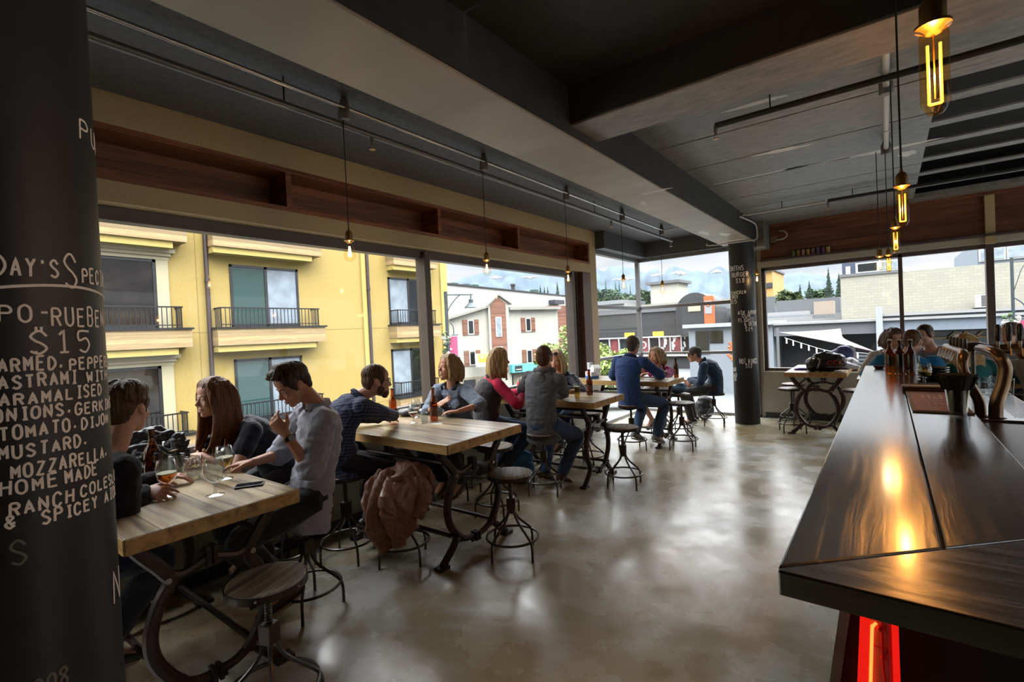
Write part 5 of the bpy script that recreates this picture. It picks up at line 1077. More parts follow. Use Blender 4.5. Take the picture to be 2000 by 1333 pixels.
# 3 man in the grey shirt
p3 = person('laughing man in a grey button shirt raising his hand at the nearest table', (-2.81, 1.59, .60), -103, (-2.860, 1.548, 1.352), -98, -30, (greyshirt, blackc), H_DARK, 'quiff', {'L': ((-2.685, 1.395, 1.10), (-.42, -.42, .78), (-.55, .62, .05), .75, (.25, .35, -1)), 'R': ((-2.945, 1.325, .925), (-.70, -.62, -.05), DN, .3, (-.5, .5, -.4))}, N=(-2.79, 1.655, 1.20), vox=.0045, cv=.006, sleeve='rolled', bulge=.03, hem=.20, mouth=True, sk=skinB, wk=1.9)
collar(p3, greyshirt, .042); front_bits(p3, pearl)
S_, E_, w_, hd_, pn_, cu_ = p3['aim']['L']; wd = (w_-E_).normalized(); q = w_-wd*.03
wt = MB().tube([q-wd*.012, q+wd*.012], [.0345, .0335], 18).build('watch', plast, p3['root']); MB().cyl(q+V((.033, -.004, .004)), q+V((.043, -.005, .006)), .017, n=16).build('watch_face', plast, wt)
# 4 man in the plaid shirt, with glasses
p4 = person('bearded man in a navy plaid shirt and glasses hunched over the second table', (-3.22, 2.10, .63), 72, (-3.095, 2.335, 1.285), 66, -3, (plaidm, blackc), H_BR, 'crop', {'R': ((-3.30, 2.72, .935), (-.6, .5, 0), DN, .4, (1, .1, -.35)), 'L': ((-3.42, 2.60, .94), (.5, .5, 0), DN, .4, (-1, 0, -.4))}, N=(-3.165, 2.215, 1.17), vox=.005, cv=.007, bulge=.09, sk=skinA)
def glasses(p, mat, dark=False, up=0, name='glasses'):
    X = p['X']; m = MB()
    for s in (-1, 1):
        R = X.to_3x3(); Q = R @ MX.Rotation(pi/2, 3, 'Y')
        m.torus(X @ V((.092, s*.032, .004+up)), .0225, .0024, 20, 6, Q); m.tube([X @ V(a) for a in ((.09, s*.053, .010+up), (.05, s*.079, .010+up), (-.01, s*.082, .006+up))], .0022, 6)
        if dark: m.ell(X @ V((.092, s*.032, .004+up)), (.003, .022, .020), R, 12, 6)
    m.tube([X @ V(a) for a in ((.093, -.011, .008+up), (.096, 0, .010+up), (.093, .011, .008+up))], .002, 6)
    return m.build(name, mat, p['root'])
glasses(p4, plast)
X = p4['X']; m = MB()
for c, r in (((.058, 0, -.088), (.036, .050, .034)), ((.02, .052, -.062), (.030, .014, .036)), ((.02, -.052, -.062), (.030, .014, .036)), ((.082, 0, -.050), (.010, .028, .006)), ((.062, 0, -.108), (.024, .034, .020))): m.ell(X @ V(c), r, X.to_3x3(), 14, 9)
m.build('beard', H_BR, p4['root']); collar(p4, plaidm, .03)
# 5 woman in the denim shirt
p5 = person('smiling woman in a light denim shirt with a blonde bob by the window mullion', (-3.44, 3.56, .585), -76, (-3.40, 3.42, 1.300), -103, 8, (chamb, blackc), H_BLD, 'bob', {'R': ((-3.26, 3.115, .985), (.72, .45, .40), (.2, -.5, .8), .25, (-.9, .2, -.5)), 'L': ((-3.04, 3.14, .935), (-.7, -.55, 0), DN, .35, (1, .3, -.3))}, N=(-3.40, 3.45, 1.115), fem=True, vox=.005, cv=.007, sleeve='rolled', bulge=.02, mouth=True, sk=skinB, wk=1.5)
collar(p5, chamb, .035); front_bits(p5, pearl, 6)
# 6 woman in the vest
p6 = person('woman in a hot pink top under a charcoal vest, blonde bob', (-3.42, 3.96, .585), 62, (-3.300, 4.085, 1.325), 52, -2, (pinkm, denim), H_BLO, 'mid', {'R': ((-3.08, 4.22, .965), (.4, .75, .15), (-.7, .3, -.3), .7, (.55, -.75, -.6)), 'L': ((-3.25, 4.40, .95), (.3, .8, 0), DN, .5, (-1, 0, -.4))}, N=(-3.365, 4.03, 1.125), fem=True, vox=.006, cv=.008, bulge=.03, sk=skinB, hem=.03)
def shell(p, mat, name, g, t1=.93, hem=.09, w=(.16, .14, .15, .160, .150, .105), arms=False):
    m = MB(); rr = []; ts = (0, .3, .5, .7, .86, t1)
    if hem: rr.append([q-p['T'][0]*hem for q in p['ring'](0, w[0]+g+.01, .13+g)])
    for t, ww in zip(ts, w):
        i = min(int(t*(p['n']-1)), p['n']-1); rr.append(p['ring'](i, ww+g, (.115, .105, .125, .13, .10, .082)[ts.index(t)]+g))
    m.loft(rr)
    for s in (-1, 1): m.ell(p['SPN'][int(.72*(p['n']-1))]+p['bS']*s*.06+p['bS'].cross(p['T'][4])*.06, (.075, .075, .075), n=12, m=8)
    return remesh(m, .008, name, mat, p['root'], 2, wr(.006, 1, 3), .5)
shell(p6, vestm, 'vest', .024, .955, .12); c = collar(p6, vestm, .03, name='vest_collar')
# 7 man in the hoodie
p7 = person('man in a grey hoodie and jeans seen from behind at the third table', (-2.76, 4.05, .60), 92, (-2.725, 4.085, 1.338), 112, 0, (hoodm, denim), H_BR, 'crop', {'R': ((-2.84, 4.47, .935), (-.6, .6, 0), DN, .5, (1, -.1, -.5)), 'L': ((-3.06, 4.46, .935), (.4, .8, 0), DN, .4, (-1, -.2, -.5))}, N=(-2.728, 4.075, 1.19), vox=.006, cv=.008, bulge=.05, sk=skinA, hem=.17, shoe=plain('brown_suede', (.06, .04, .03), .8), sname='hoodie', wk=1.3, legs={'R': (-2.66, 4.22, .16), 'L': (-2.86, 4.20, .16)})
m = MB(); i = p7['n']-1; cc = p7['SPN'][i]; f7 = p7['f']; l7 = p7['l']
for k, (z, r0, b) in enumerate(((.035, .085, -.01), (.01, .10, .005), (-.02, .115, .02))):
    m.tube([cc-f7*(b+.012)+V((0, 0, z))+l7*(r0*sin(a))-f7*(r0*.85*cos(a)) + V((0, 0, -.05*cos(a)*k)) for a in [radians(-125+250*j/22) for j in range(23)]], .026, 10)
m.ell(cc-f7*.115-V((0, 0, .065)), (.095, .045, .085), None, 16, 10); m.ell(cc-f7*.10-V((0, 0, .13)), (.055, .035, .06), None, 12, 8)
remesh(m, .008, 'hood', hoodm, p7['root'], 2, wr(.008, 1.2, 2), .5)
# 8 blonde woman in the navy jacket
p8 = person('blonde woman in a navy jacket with sunglasses on her head, behind the hoodie man', (-3.25, 5.46, .60), -92, (-3.262, 5.15, 1.248), -75, -4, (puff, denim), H_BLO, 'mid', {'R': ((-3.18, 4.86, .935), (.5, -.6, 0), DN, .4, (-1, .2, -.5)), 'L': ((-3.05, 4.92, .935), (-.4, -.7, 0), DN, .4, (1, .2, -.5))}, N=(-3.235, 5.20, 1.06), fem=True, vox=.007, cv=.009, bulge=.05, sname='jacket')
glasses(p8, plast, True, .085, 'sunglasses'); collar(p8, puff, .05, name='jacket_collar')
# 9 man in the blue coat
p9 = person('grey haired man in a blue fleece coat and jeans with his back to the camera', (-2.72, 6.08, .60), 78, (-2.665, 6.115, 1.368), 92, 0, (bluem, denim), H_GR, 'short', {'R': ((-2.50, 6.45, .935), (-.3, .8, 0), DN, .5, (1, -.2, -.4)), 'L': ((-2.85, 6.45, .935), (.3, .8, 0), DN, .4, (-1, -.2, -.5))}, N=(-2.70, 6.09, 1.215), vox=.006, cv=.008, bulge=.06, hem=.12, sw=.20, s=1.04, shoe=trainer, sname='coat', legs={'R': (-2.46, 6.28, .17), 'L': (-2.72, 6.20, .2)})
collar(p9, bluem, .035)
# 10 woman in magenta
p10 = person('woman in a magenta fleece with a blonde bob leaning on the corner table', (-2.76, 7.33, .60), -95, (-2.705, 7.015, 1.175), -108, 0, (mag, plain('pale_shorts', (.4, .38, .36), .8)), H_BLD, 'bob', {'R': ((-2.88, 6.83, .94), (.5, -.5, .3), (0, 0, 1), .4, (-1, .3, -.4)), 'L': ((-2.72, 6.78, .935), (-.8, -.3, .1), DN, .5, (1, .4, -.3))}, N=(-2.68, 7.07, .99), fem=True, vox=.007, cv=.009, bulge=.04, bare_legs=True, sname='fleece', lname='shorts', shoe=plain('dark_sandal', (.03, .025, .02), .6))
collar(p10, mag, .04)
# 11 man in the cap
p11 = person('man in a navy top, cap and sunglasses hunched on a stool by the far column', (-2.20, 8.12, .52), 188, (-2.475, 8.05, 1.128), 196, -4, (navym, greypant), H_GR, 'crop', {'L': ((-2.52, 7.95, .72), (-.3, .2, -.8), (0, 1, 0), .4, (.2, -.5, -.6)), 'R': ((-2.62, 8.18, .70), (-.5, -.2, -.6), (0, -1, 0), .4, (.2, .6, -.5))}, N=(-2.345, 8.085, 1.005), vox=.007, cv=.009, bulge=.09, legs={'L': (-2.55, 8.0, .10), 'R': (-2.58, 8.22, .10)})
collar(p11, navym, .04, open_front=False); glasses(p11, plast, True, 0, 'sunglasses')
X = p11['X']; R = X.to_3x3(); capm = plain('olive_cap', (.05, .048, .042), .8); m = MB(); m.ell(X @ V((-.018, 0, .06)), (.104, .088, .078), R, 18, 10)
cp_ = m.build('cap', capm, p11['root']); m = MB()
m.prism([(.06, -.07), (.13, -.055), (.155, 0), (.13, .055), (.06, .07)], (0, 0, 0), (1, 0, 0), (0, 1, 0), .006); m.xf(X @ MX.Translation((0, 0, .052)) @ MX.Rotation(.22, 4, 'Y')); m.build('cap_peak', capm, cp_)
# people beyond the end of the bar
B2 = dict(fem=False, vox=.008, cv=.010)
p12 = person('person with wavy brown hair in a white shirt beyond the bar end', (-.05, 8.02, .60), -75, (.058, 7.72, 1.322), -60, -14, (whitec, dkdenim), H_BR, 'bob', {'R': ((-.04, 7.46, .935), (.5, -.6, 0), DN, .4, (-1, .2, -.4)), 'L': ((.15, 7.48, .935), (-.4, -.6, 0), DN, .4, (1, .2, -.4))}, N=(.01, 7.80, 1.15), vox=.008, cv=.010, fem=True)
p13 = person('man in a teal blue sweater with his back to the bar, behind the brown bottles', (.14, 6.66, .60), 88, (.215, 6.72, 1.315), 68, -16, (tealb, dkdenim), H_BR, 'crop', {'R': ((.26, 7.02, .935), (-.2, .8, 0), DN, .4, (1, -.2, -.3)), 'L': ((.0, 7.02, .935), (.2, .8, 0), DN, .4, (-1, -.2, -.3))}, N=(.17, 6.69, 1.165), vox=.008, cv=.010, bulge=.07, sw=.22)
p14 = person('dark haired man facing the teal sweater man beyond the bar end', (.54, 8.05, .60), -100, (.360, 7.76, 1.352), -125, -16, (greyt, dkdenim), H_DARK, 'crop', {'R': ((.40, 7.50, .935), (.4, -.6, 0), DN, .4, (-1, .2, -.4)), 'L': ((.62, 7.50, .935), (-.4, -.6, 0), DN, .4, (1, .2, -.4))}, N=(.42, 7.86, 1.19), vox=.008, cv=.010)
p15 = person('woman with long blonde hair in a teal top behind the beer taps', (.74, 6.80, .58), 95, (.628, 6.88, 1.255), 110, -8, (tealg, denim), H_BLO, 'long', {'R': ((.80, 7.12, .935), (-.2, .8, 0), DN, .4, (1, -.2, -.3)), 'L': ((.62, 7.12, .935), (.2, .8, 0), DN, .4, (-1, -.2, -.3))}, N=(.64, 6.87, 1.08), vox=.008, cv=.010, fem=True)
p16 = person('short haired man facing the room beyond the beer taps', (1.16, 8.05, .60), -95, (1.10, 7.80, 1.344), -140, -8, (greyt, dkdenim), H_BR, 'crop', {'R': ((1.0, 7.52, .935), (.3, -.6, 0), DN, .4, (-1, .2, -.4)), 'L': ((1.25, 7.52, .935), (-.3, -.6, 0), DN, .4, (1, .2, -.4))}, N=(1.14, 7.88, 1.17), vox=.008, cv=.010)
p17 = person('red haired person cut off by the right edge of the photo', (1.20, 6.78, .58), 95, (1.12, 6.93, 1.285), 120, -10, (greyt, dkdenim), H_RED, 'mid', {'R': ((1.32, 7.14, .935), (-.2, .8, 0), DN, .4, (1, -.2, -.3)), 'L': ((1.14, 7.14, .935), (.2, .8, 0), DN, .4, (-1, -.2, -.3))}, N=(1.14, 6.92, 1.105), vox=.008, cv=.010, fem=True)
t6 = make_table('long reclaimed timber table beyond the end of the bar', .74, 1.8); t6.location = (1.5, 7.36, 0)
for (x, y, h), lab in zip(((-.05, 8.02, .60), (.14, 6.66, .60), (.50, 8.05, .60), (.74, 6.80, .56), (1.16, 8.05, .60), (1.20, 6.78, .56)), ('person in the white shirt', 'man in the teal blue sweater', 'dark haired man beyond the bar', 'blonde woman behind the taps', 'short haired man beyond the taps', 'red haired person at the right edge')): dup(protos[h], (x, y, 0), .4, 'stool under the '+lab, 'industrial bar stools')
# ================================================================ glasses, bottles, bags and the rest
clear = glass('clear_drinking_glass', (.90, .92, .92), 1.5, 1.9)
brownb = glass('brown_bottle_glass', (.62, .27, .07), 1.5, 1.6); darkb = glass('dark_brown_bottle_glass', (.34, .15, .06), 1.5, 1.6)
amber = glass('amber_beer', (1, .56, .14), 1.33, .8); gold_b = glass('golden_beer', (1, .80, .22), 1.33, .8); foam = plain('beer_foam', (.75, .66, .48), .8); waterm = glass('water', (.92, .95, .95), 1.33, 1.0)
capm2 = plain('black_bottle_cap', (.015, .013, .012), .4); labm = plain('dark_bottle_label', (.10, .03, .012), .6, var=.5, bscale=35)
def goblet(label, x, y, z0, h=.175, r=.045, beer=None, fill=.5, grp=None):
    t = thing('beer_goblet', label, 'glass', (x, y, z0), 0, grp); zb = h*.34; k = r
    pr = [(.0, zb), (k*.45, zb+.006), (k*.85, zb+h*.15), (k, zb+h*.30), (k*.97, zb+h*.42), (k*.80, h)]
    P = [(max(a, .001), b) for a, b in pr]; MB().lathe(P+[(a-.0018, b) for a, b in reversed(P[1:])], (0, 0, 0), 32, False).build('bowl', clear, t, sharp=80)
    MB().lathe([(.001, 0), (r*.88, 0), (r*.88, .003), (.012, .010), (.007, .02), (.0065, zb*.8), (.014, zb), (.001, zb+.002)], (0, 0, 0), 28).build('stem', clear, t)
    if beer:
        zt = zb+(h-zb)*fill; Q = [(max(.001, a-.003), b+.002) for a, b in pr if b < zt]; a0, b0 = Q[-1]; nx = [p for p in pr if p[1] >= zt][0]; f = (zt-pr[len(Q)-1][1])/(nx[1]-pr[len(Q)-1][1]); rt = pr[len(Q)-1][0]+(nx[0]-pr[len(Q)-1][0])*f-.003
        MB().lathe(Q+[(rt, zt), (.001, zt)], (0, 0, 0), 28).build('beer', beer, t); MB().lathe([(.001, zt), (rt, zt), (rt, zt+.006), (.001, zt+.005)], (0, 0, 0), 28).build('foam', foam, t)
    return t
def tumbler(label, x, y, z0, h=.105, r=.04, water=True, beer=None, fill=.6, r0=None, grp=None, name='tumbler'):
    t = thing(name, label, 'glass', (x, y, z0), 0, grp); r0 = r0 or r*.82
    MB().lathe([(.001, 0), (r0, 0), (r, h), (r-.002, h), (r0-.002, .012), (.001, .012)], (0, 0, 0), 32, False).build('tumbler_wall', clear, t, sharp=50)
    MB().torus((0, 0, h), r-.001, .0016, 32, 6).build('rim', clear, t)
    if beer or water:
        zt = h*fill; rt = r0+(r-r0)*fill-.003; MB().lathe([(.001, .013), (r0-.003, .013), (rt, zt), (.001, zt)], (0, 0, 0), 28).build('beer' if beer else 'water', beer or waterm, t)
        if beer: MB().lathe([(.001, zt), (rt, zt), (rt+.001, zt+.012), (.001, zt+.012)], (0, 0, 0), 28).build('foam', foam, t)
    return t
def bottle(label, x, y, z0, h=.285, r=.033, mat=None, lab=True, grp=None, swing=False):
    t = thing('beer_bottle', label, 'bottle', (x, y, z0), 0, grp); k = h/.285
    MB().lathe([(.001, .004), (r*.8, 0), (r, .006), (r, .155*k), (r*.93, .172*k), (r*.55, .20*k), (.0145, .225*k), (.0125, .26*k), (.0155, .266*k), (.0155, .274*k), (.013, .276*k), (.001, .277*k)], (0, 0, 0), 28).build('bottle_glass', mat or brownb, t)
    MB().lathe([(.001, .274*k), (.016, .273*k), (.0165, .283*k), (.012, h), (.001, h)], (0, 0, 0), 20).build('cap', capm2 if not swing else MATS['white_letter'], t)
    if lab: MB().lathe([(r+.0006, .045*k), (r+.0006, .12*k)], (0, 0, 0), 28, False).build('label_band', labm, t)
    if swing: MB().tube([(.017, 0, .25*k), (.02, 0, .27*k), (.012, 0, h), (-.012, 0, h), (-.02, 0, .27*k), (-.017, 0, .25*k)], .0012, 5).build('wire_bail', bolt, t)
    return t
T = H_T
goblet('goblet of amber beer in the hand of the man in the black sweater', -2.81, .858, T, .18, .046, amber, .42)
goblet('empty goblet standing alone in the middle of the nearest table', -2.604, .991, T, .18, .046)
goblet('goblet of amber beer beside the black handbag', -3.40, 1.06, T, .18, .046, amber, .46)
goblet('goblet of golden beer behind the empty goblet', -2.874, 1.147, T, .18, .046, gold_b, .45)
tumbler('water tumbler in front of the golden beer goblet', -3.02, 1.05, T, .125, .042); tumbler('water tumbler behind the amber beer goblet in the man\'s hand', -3.17, 1.02, T, .125, .042)
bottle('tall brown bottle next to the man in the black sweater', -3.14, .90, T, .30, .040, lab=False)
ph = thing('phone', 'black mobile phone lying on the nearest table', 'phone', (-2.61, 1.155, T), 1.0); MB().box((-.065, -.035, 0), (.065, .035, .009)).build('phone_body', plast, ph, False, .003); MB().box((-.06, -.031, .009), (.06, .031, .0095)).build('screen', plain('phone_screen', (.02, .02, .03), .05, spec=.9), ph, False)
goblet('goblet with a little amber beer at the front of the second table', -3.20, 2.77, T, .165, .043, amber, .28); goblet('goblet with a little amber beer further back on the second table', -3.40, 2.98, T, .165, .043, amber, .2)
tumbler('small clear tumbler on the second table', -3.10, 2.80, T, .085, .032, True, None, .35)
bottle('brown bottle standing on the second table in front of the denim shirt woman', -3.13, 2.94, T, .285, .034); bottle('brown bottle on the second table behind the elbow of the plaid shirt man', -3.50, 2.80, T, .285, .034, lab=False)
nap = MB().box((-.045, -.03, 0), (.045, .03, .0012)); tag(nap.build('paper_coaster', plain('white_paper', (.6, .6, .58), .8), None, False), 'white paper slip on the second table', 'paper').location = (-2.98, 2.83, T); bpy.data.objects['paper_coaster'].rotation_euler = (0, 0, .5)
tumbler('tall glass of golden beer on the third table', -2.557, 4.416, T, .165, .036, False, gold_b, .80, .026, name='pilsner_glass'); bottle('brown bottle on the third table next to the tall beer', -2.62, 4.80, T, .285, .034, darkb)
wd_ = plain('turned_wood_bowl', (.30, .17, .07), .5)
tag(MB().lathe([(.001, 0), (.03, 0), (.055, .045), (.05, .045), (.028, .008), (.001, .008)], (0, 0, 0), 24).build('snack_bowl', wd_), 'small wooden bowl on the third table behind the hoodie man', 'bowl').location = (-2.90, 4.86, T)
pl_ = thing('food_plate', 'plate of chips and a burger in front of the woman in the vest', 'plate', (-3.42, 4.62, T)); MB().lathe([(.001, 0), (.08, 0), (.12, .018), (.118, .022), (.078, .006), (.001, .006)], (0, 0, 0), 28).build('plate', plain('dark_plate', (.04, .03, .03), .3), pl_)
m = MB(); r = random.Random(2)
for i in range(26): a = r.random()*6.28; q = r.random()*.07; m.cbox((q*cos(a), q*sin(a), .02+r.random()*.03), (.06, .009, .009), MX.Rotation(r.random()*3, 3, 'Z') @ MX.Rotation(r.uniform(-.4, .4), 3, 'Y'))
tag(m.build('chips', plain('golden_chips', (.6, .33, .08), .7), pl_, False), None, None, None, 'stuff'); MB().ell((-.05, .02, .05), (.045, .045, .028)).build('burger_bun', plain('bun', (.35, .15, .04), .5), pl_)
def shaker(name, label, x, y, z, h, r, c, top): t = thing(name, label, 'condiment', (x, y, z)); MB().lathe([(.001, 0), (r, 0), (r, h*.6), (r*.5, h*.78), (r*.35, h*.8), (.001, h*.8)], (0, 0, 0), 18).build('body', plain(name+'_'+top, c, .3), t); MB().lathe([(r*.5, h*.78), (r*.42, h), (.001, h)], (0, 0, 0), 14).build('cap', plain(top, (.5, .5, .5), .3), t)
shaker('sauce_bottle', 'red sauce bottle by the plate on the third table', -3.55, 4.75, T, .17, .026, (.5, .02, .02), 'white_cap'); shaker('salt_shaker', 'pale salt shaker by the plate on the third table', -3.30, 4.78, T, .09, .02, (.6, .6, .58), 'steel_cap'); shaker('sauce_bottle', 'brown sauce bottle furthest back on the third table', -3.60, 4.88, T, .18, .026, (.14, .05, .03), 'white_cap')
# corner table
cd = thing('condiment_carton', 'white and blue carton with red lettering holding napkins on the corner table', 'carton', (-3.50, 6.50, T), -.63)
MB().box((-.10, -.06, 0), (.10, .06, .10)).build('carton', plain('white_card', (.62, .62, .62), .6), cd, False, .003); MB().box((-.101, -.0612, 0), (.101, .0612, .04)).build('blue_band', plain('blue_card', (.03, .13, .38), .6), cd, False)
sign_text('lettering', 'EPIC', .062, (0, -.062, .072), (1, 0, 0), (0, 0, 1), plain('red_ink', (.5, .03, .03), .6), cd, .0008)
m = MB(); m.lathe([(.04, .0), (.045, .235), (.041, .235), (.037, .01)], (-.045, .0, 0), 18).build('straw_cup', plain('clear_white_plastic', (.55, .57, .58), .3), cd)
m = MB()
for i in range(5): m.prism([(0, 0), (.09, .0), (.11, .10), (.05, .15), (-.01, .09)], (.01+.012*i, -.04+.02*i, .06), (.8, .3, 0), (0, .1, 1), .002)
m.build('napkins', MATS['white_paper'], cd, False)
bottle('brown bottle on the corner table by the man in the cap', -2.36, 6.84, T, .285, .033, darkb); tumbler('glass of golden beer beside the bottle on the corner table', -2.52, 6.83, T, .11, .036, False, gold_b, .7); tumbler('tall pale glass at the edge of the corner table', -2.60, 6.88, T, .15, .036, True, None, .4)
tumbler('glass of golden beer held by the woman in magenta', -2.86, 6.80, T, .12, .034, False, gold_b, .75)
pm = thing('menu_sheet', 'printed paper menu lying on the corner table', 'menu', (-2.58, 6.62, T), .3); MB().box((-.15, -.10, 0), (.15, .10, .002)).build('sheet', plain('menu_paper', (.55, .55, .54), .7), pm, False)
m = MB()
for i in range(5): m.box((-.12, -.08+.034*i, .002), (.11-.03*(i % 2), -.072+.034*i, .0025))
m.build('printed_line', plain('grey_ink', (.12, .13, .15), .8), pm, False)
# bag table
def blob(name, prims, mat, parent, vox=.007, amp=.008, k=1.): 
    m = MB()
    for c, r, *q in prims: m.ell(c, r, q[0] if q else None, 14, 9)
    return remesh(m, vox, name, mat, parent, 3, wr(amp, k, len(prims)), .5)
blk_n = plain('black_bag_nylon', (.012, .011, .012), .4, bump=.2, bscale=30)
gb = thing('sports_bag', 'black sports bag with red lettering on the bag table', 'bag', (-.68, 8.02, T), .12)
bd_ = blob('bag_body', [((0, 0, .10), (.24, .13, .10)), ((-.12, 0, .11), (.13, .13, .09)), ((.10, .02, .15), (.14, .11, .09)), ((.0, .04, .20), (.16, .09, .06)), ((-.17, -.03, .06), (.07, .08, .06))], blk_n, gb, .008, .012)
sign_text('lettering', 'CCC', .095, (.10, -.137, .12), (1, 0, 0), (0, .15, 1), plain('red_logo', (.6, .02, .03), .5), gb, .004); MB().box((.0, -.142, .065), (.20, -.134, .07)).build('white_stripe', MATS['white_letter'], gb, False)
MB().tube(catmull([(-.16, -.12, .10), (-.10, -.14, .22), (.0, -.10, .27), (.08, .0, .26)]), .012, 8, flat=(1, .4)).build('strap', blk_n, gb); MB().tube(catmull([(-.2, -.1, .15), (-.16, -.13, .2), (-.08, -.13, .16), (-.11, -.14, .05)]), .01, 8, flat=(1, .4)).build('strap', plain('pale_strap', (.35, .3, .28), .7), gb)
pc = thing('folded_cloth', 'purple and white cloth beside the black sports bag', 'clothing', (-.98, 8.15, T)); blob('purple_cloth', [((0, 0, .015), (.10, .06, .018)), ((-.06, -.03, .012), (.05, .03, .012))], plain('purple_cloth', (.07, .02, .26), .8), pc, .006, .004); blob('white_cloth', [((.12, .05, .07), (.08, .08, .06))], plain('white_towel', (.5, .47, .45), .9), pc, .008, .008)
jk = thing('folded_jacket', 'white and grey jacket heaped behind the black sports bag', 'clothing', (-.50, 8.42, T)); blob('jacket', [((0, 0, .05), (.16, .14, .05)), ((.08, .05, .09), (.09, .09, .06)), ((-.1, -.04, .06), (.08, .08, .05)), ((.12, -.05, .03), (.08, .05, .03))], plain('pale_grey_nylon', (.42, .42, .45), .6), jk, .008, .014)
gb2 = thing('backpack', 'navy backpack behind the black sports bag', 'bag', (-.55, 8.72, T)); blob('pack_body', [((0, 0, .14), (.16, .10, .14)), ((.05, 0, .22), (.12, .09, .10))], plain('navy_nylon', (.03, .04, .13), .6), gb2, .009, .012); MB().tube(catmull([(.1, -.08, .05), (.17, -.10, .15), (.15, -.04, .29), (.05, 0, .31)]), .014, 8, flat=(1, .4)).build('strap', MATS['pale_grey_nylon'], gb2)
cu = thing('paper_cup', 'striped takeaway cup by the window behind the black bag', 'cup', (-.86, 8.82, T)); MB().lathe([(.001, 0), (.035, 0), (.048, .17), (.045, .17), (.001, .012)], (0, 0, 0), 20).build('cup_wall', plain('tan_card_cup', (.40, .30, .16), .7, var=.3, bscale=25), cu); MB().lathe([(.046, .165), (.05, .165), (.05, .178), (.001, .18)], (0, 0, 0), 20).build('lid', MATS['white_letter'], cu)
# ---- leather jacket on the stool, handbag, backpacks on the floor
lth = plain('brown_leather', (.21, .095, .062), .38, bump=.35, bscale=45, var=.25, spec=.6)
lj = thing('leather_jacket', 'brown leather jacket draped over the stool beside the second table', 'jacket', (-2.84, 2.30, 0))
m = MB(); u = V((.54, .84, 0)); n = V((.84, -.54, 0))     # u: along the picture to the right, n: towards the room
def dr(pts, rad, flat): P = catmull([u*a+n*b+V((0, 0, c)) for a, b, c in pts], 6); k = len(pts)-1; m.tube(P, [rad[min(int(i/6), k-1)]+(rad[min(int(i/6)+1, k)]-rad[min(int(i/6), k-1)])*((i/6) % 1) for i in range(len(P))], 14, flat, up=n)
m.ell((0, 0, .595), (.165, .165, .045), None, 18, 9); m.ell(u*.03+n*.02+V((0, 0, .64)), (.12, .10, .045)); m.ell(u*-.06+n*.06+V((0, 0, .60)), (.10, .10, .06))
dr([(-.02, .08, .645), (-.10, .15, .56), (-.155, .19, .42), (-.165, .20, .30), (-.13, .20, .17)], [.075, .09, .085, .07, .03], (.36, 1.25)); dr([(.05, .10, .64), (.0, .19, .54), (-.03, .215, .42), (-.0, .215, .32), (.03, .20, .26)], [.07, .085, .085, .075, .055], (.5, 1.1))
dr([(.0, .0, .655), (.06, .10, .64), (.11, .16, .57), (.13, .17, .49), (.10, .18, .43)], [.06, .07, .075, .065, .05], (.7, 1.0)); dr([(.09, .0, .64), (.16, .03, .60), (.19, .06, .53), (.15, .10, .48)], [.06, .065, .06, .045], (.7, 1.0)); dr([(-.09, .0, .62), (-.17, .02, .54), (-.20, .08, .44), (-.20, .12, .36)], [.06, .075, .07, .05], (.45, 1.1))
lb = remesh(m, .007, 'jacket_shell', lth, lj, 2, lambda p: .020*(.55-1.5*abs(noise.noise(V((p.dot(u)*13+p.z*4, p.dot(n)*7, p.z*3.2)))))+.010*(.4-abs(noise.noise(V((p.dot(u)*26-p.z*14, 3, p.z*15))))), .5)
for SP, R0 in ((((-.06, .13, .63), (-.11, .22, .53), (-.10, .245, .40), (-.06, .24, .28), (-.05, .235, .21)), (.05, .062, .056, .048, .042)), (((.10, .10, .62), (.14, .18, .54), (.12, .215, .45), (.08, .225, .38)), (.05, .058, .05, .044))):
    m = MB(); P = catmull([u*a+n*b+V((0, 0, c)) for a, b, c in SP], 6); kk = len(SP)-1; m.tube(P, [R0[min(int(i/6), kk)] for i in range(len(P))], 14, (.7, 1.05), up=n); sl_ = remesh(m, .006, 'sleeve', lth, lj, 1, lambda p: .009*(.5-1.6*abs(noise.noise(V((p.dot(u)*9, p.dot(n)*9, p.z*24+p.dot(u)*12))))), .5)
    e_ = P[-1]; d_ = (P[-1]-P[-3]).normalized(); MB().tube([e_-d_*.03, e_+d_*.012], [R0[-1]+.005, R0[-1]+.003], 16, (.7, 1.05), up=n).build('cuff', lth, sl_)
m = MB(); m.tube(catmull([u*a+n*b+V((0, 0, c)) for a, b, c in ((-.07, .17, .63), (-.01, .20, .66), (.06, .16, .685), (.08, .06, .69), (.02, -.03, .68))]), .020, 10, (1.3, .6)); remesh(m, .006, 'collar', lth, lj, 2, wr(.005), .5)
hb = thing('handbag', 'black leather handbag with silver buckles at the window end of the nearest table', 'bag', (-3.50, .98, T), 1.1); lbk = plain('black_leather', (.016, .016, .018), .45, bump=.4, bscale=50, spec=.6)
blob('bag_body', [((0, 0, .075), (.21, .10, .078)), ((-.05, .0, .10), (.15, .09, .07)), ((.06, .02, .14), (.13, .07, .07)), ((.10, .02, .18), (.12, .035, .05), MX.Rotation(.5, 3, 'Y')), ((-.04, .02, .19), (.08, .03, .05), MX.Rotation(-.5, 3, 'Y'))], lbk, hb, .005, .022, 1.6); MB().tube(catmull([(-.19, -.08, .03), (-.12, -.12, .14), (.02, -.10, .17), (.14, -.09, .10), (.18, -.10, .02)]), .014, 8, flat=(1, .35)).build('strap', lbk, hb)
m = MB().torus((-.09, -.125, .12), .02, .004, 18, 6, MX.Rotation(1.2, 3, 'X')); m.build('buckle', bolt, hb); MB().torus((-.02, -.122, .06), .02, .004, 18, 6, MX.Rotation(1.3, 3, 'X')).build('buckle', bolt, hb)
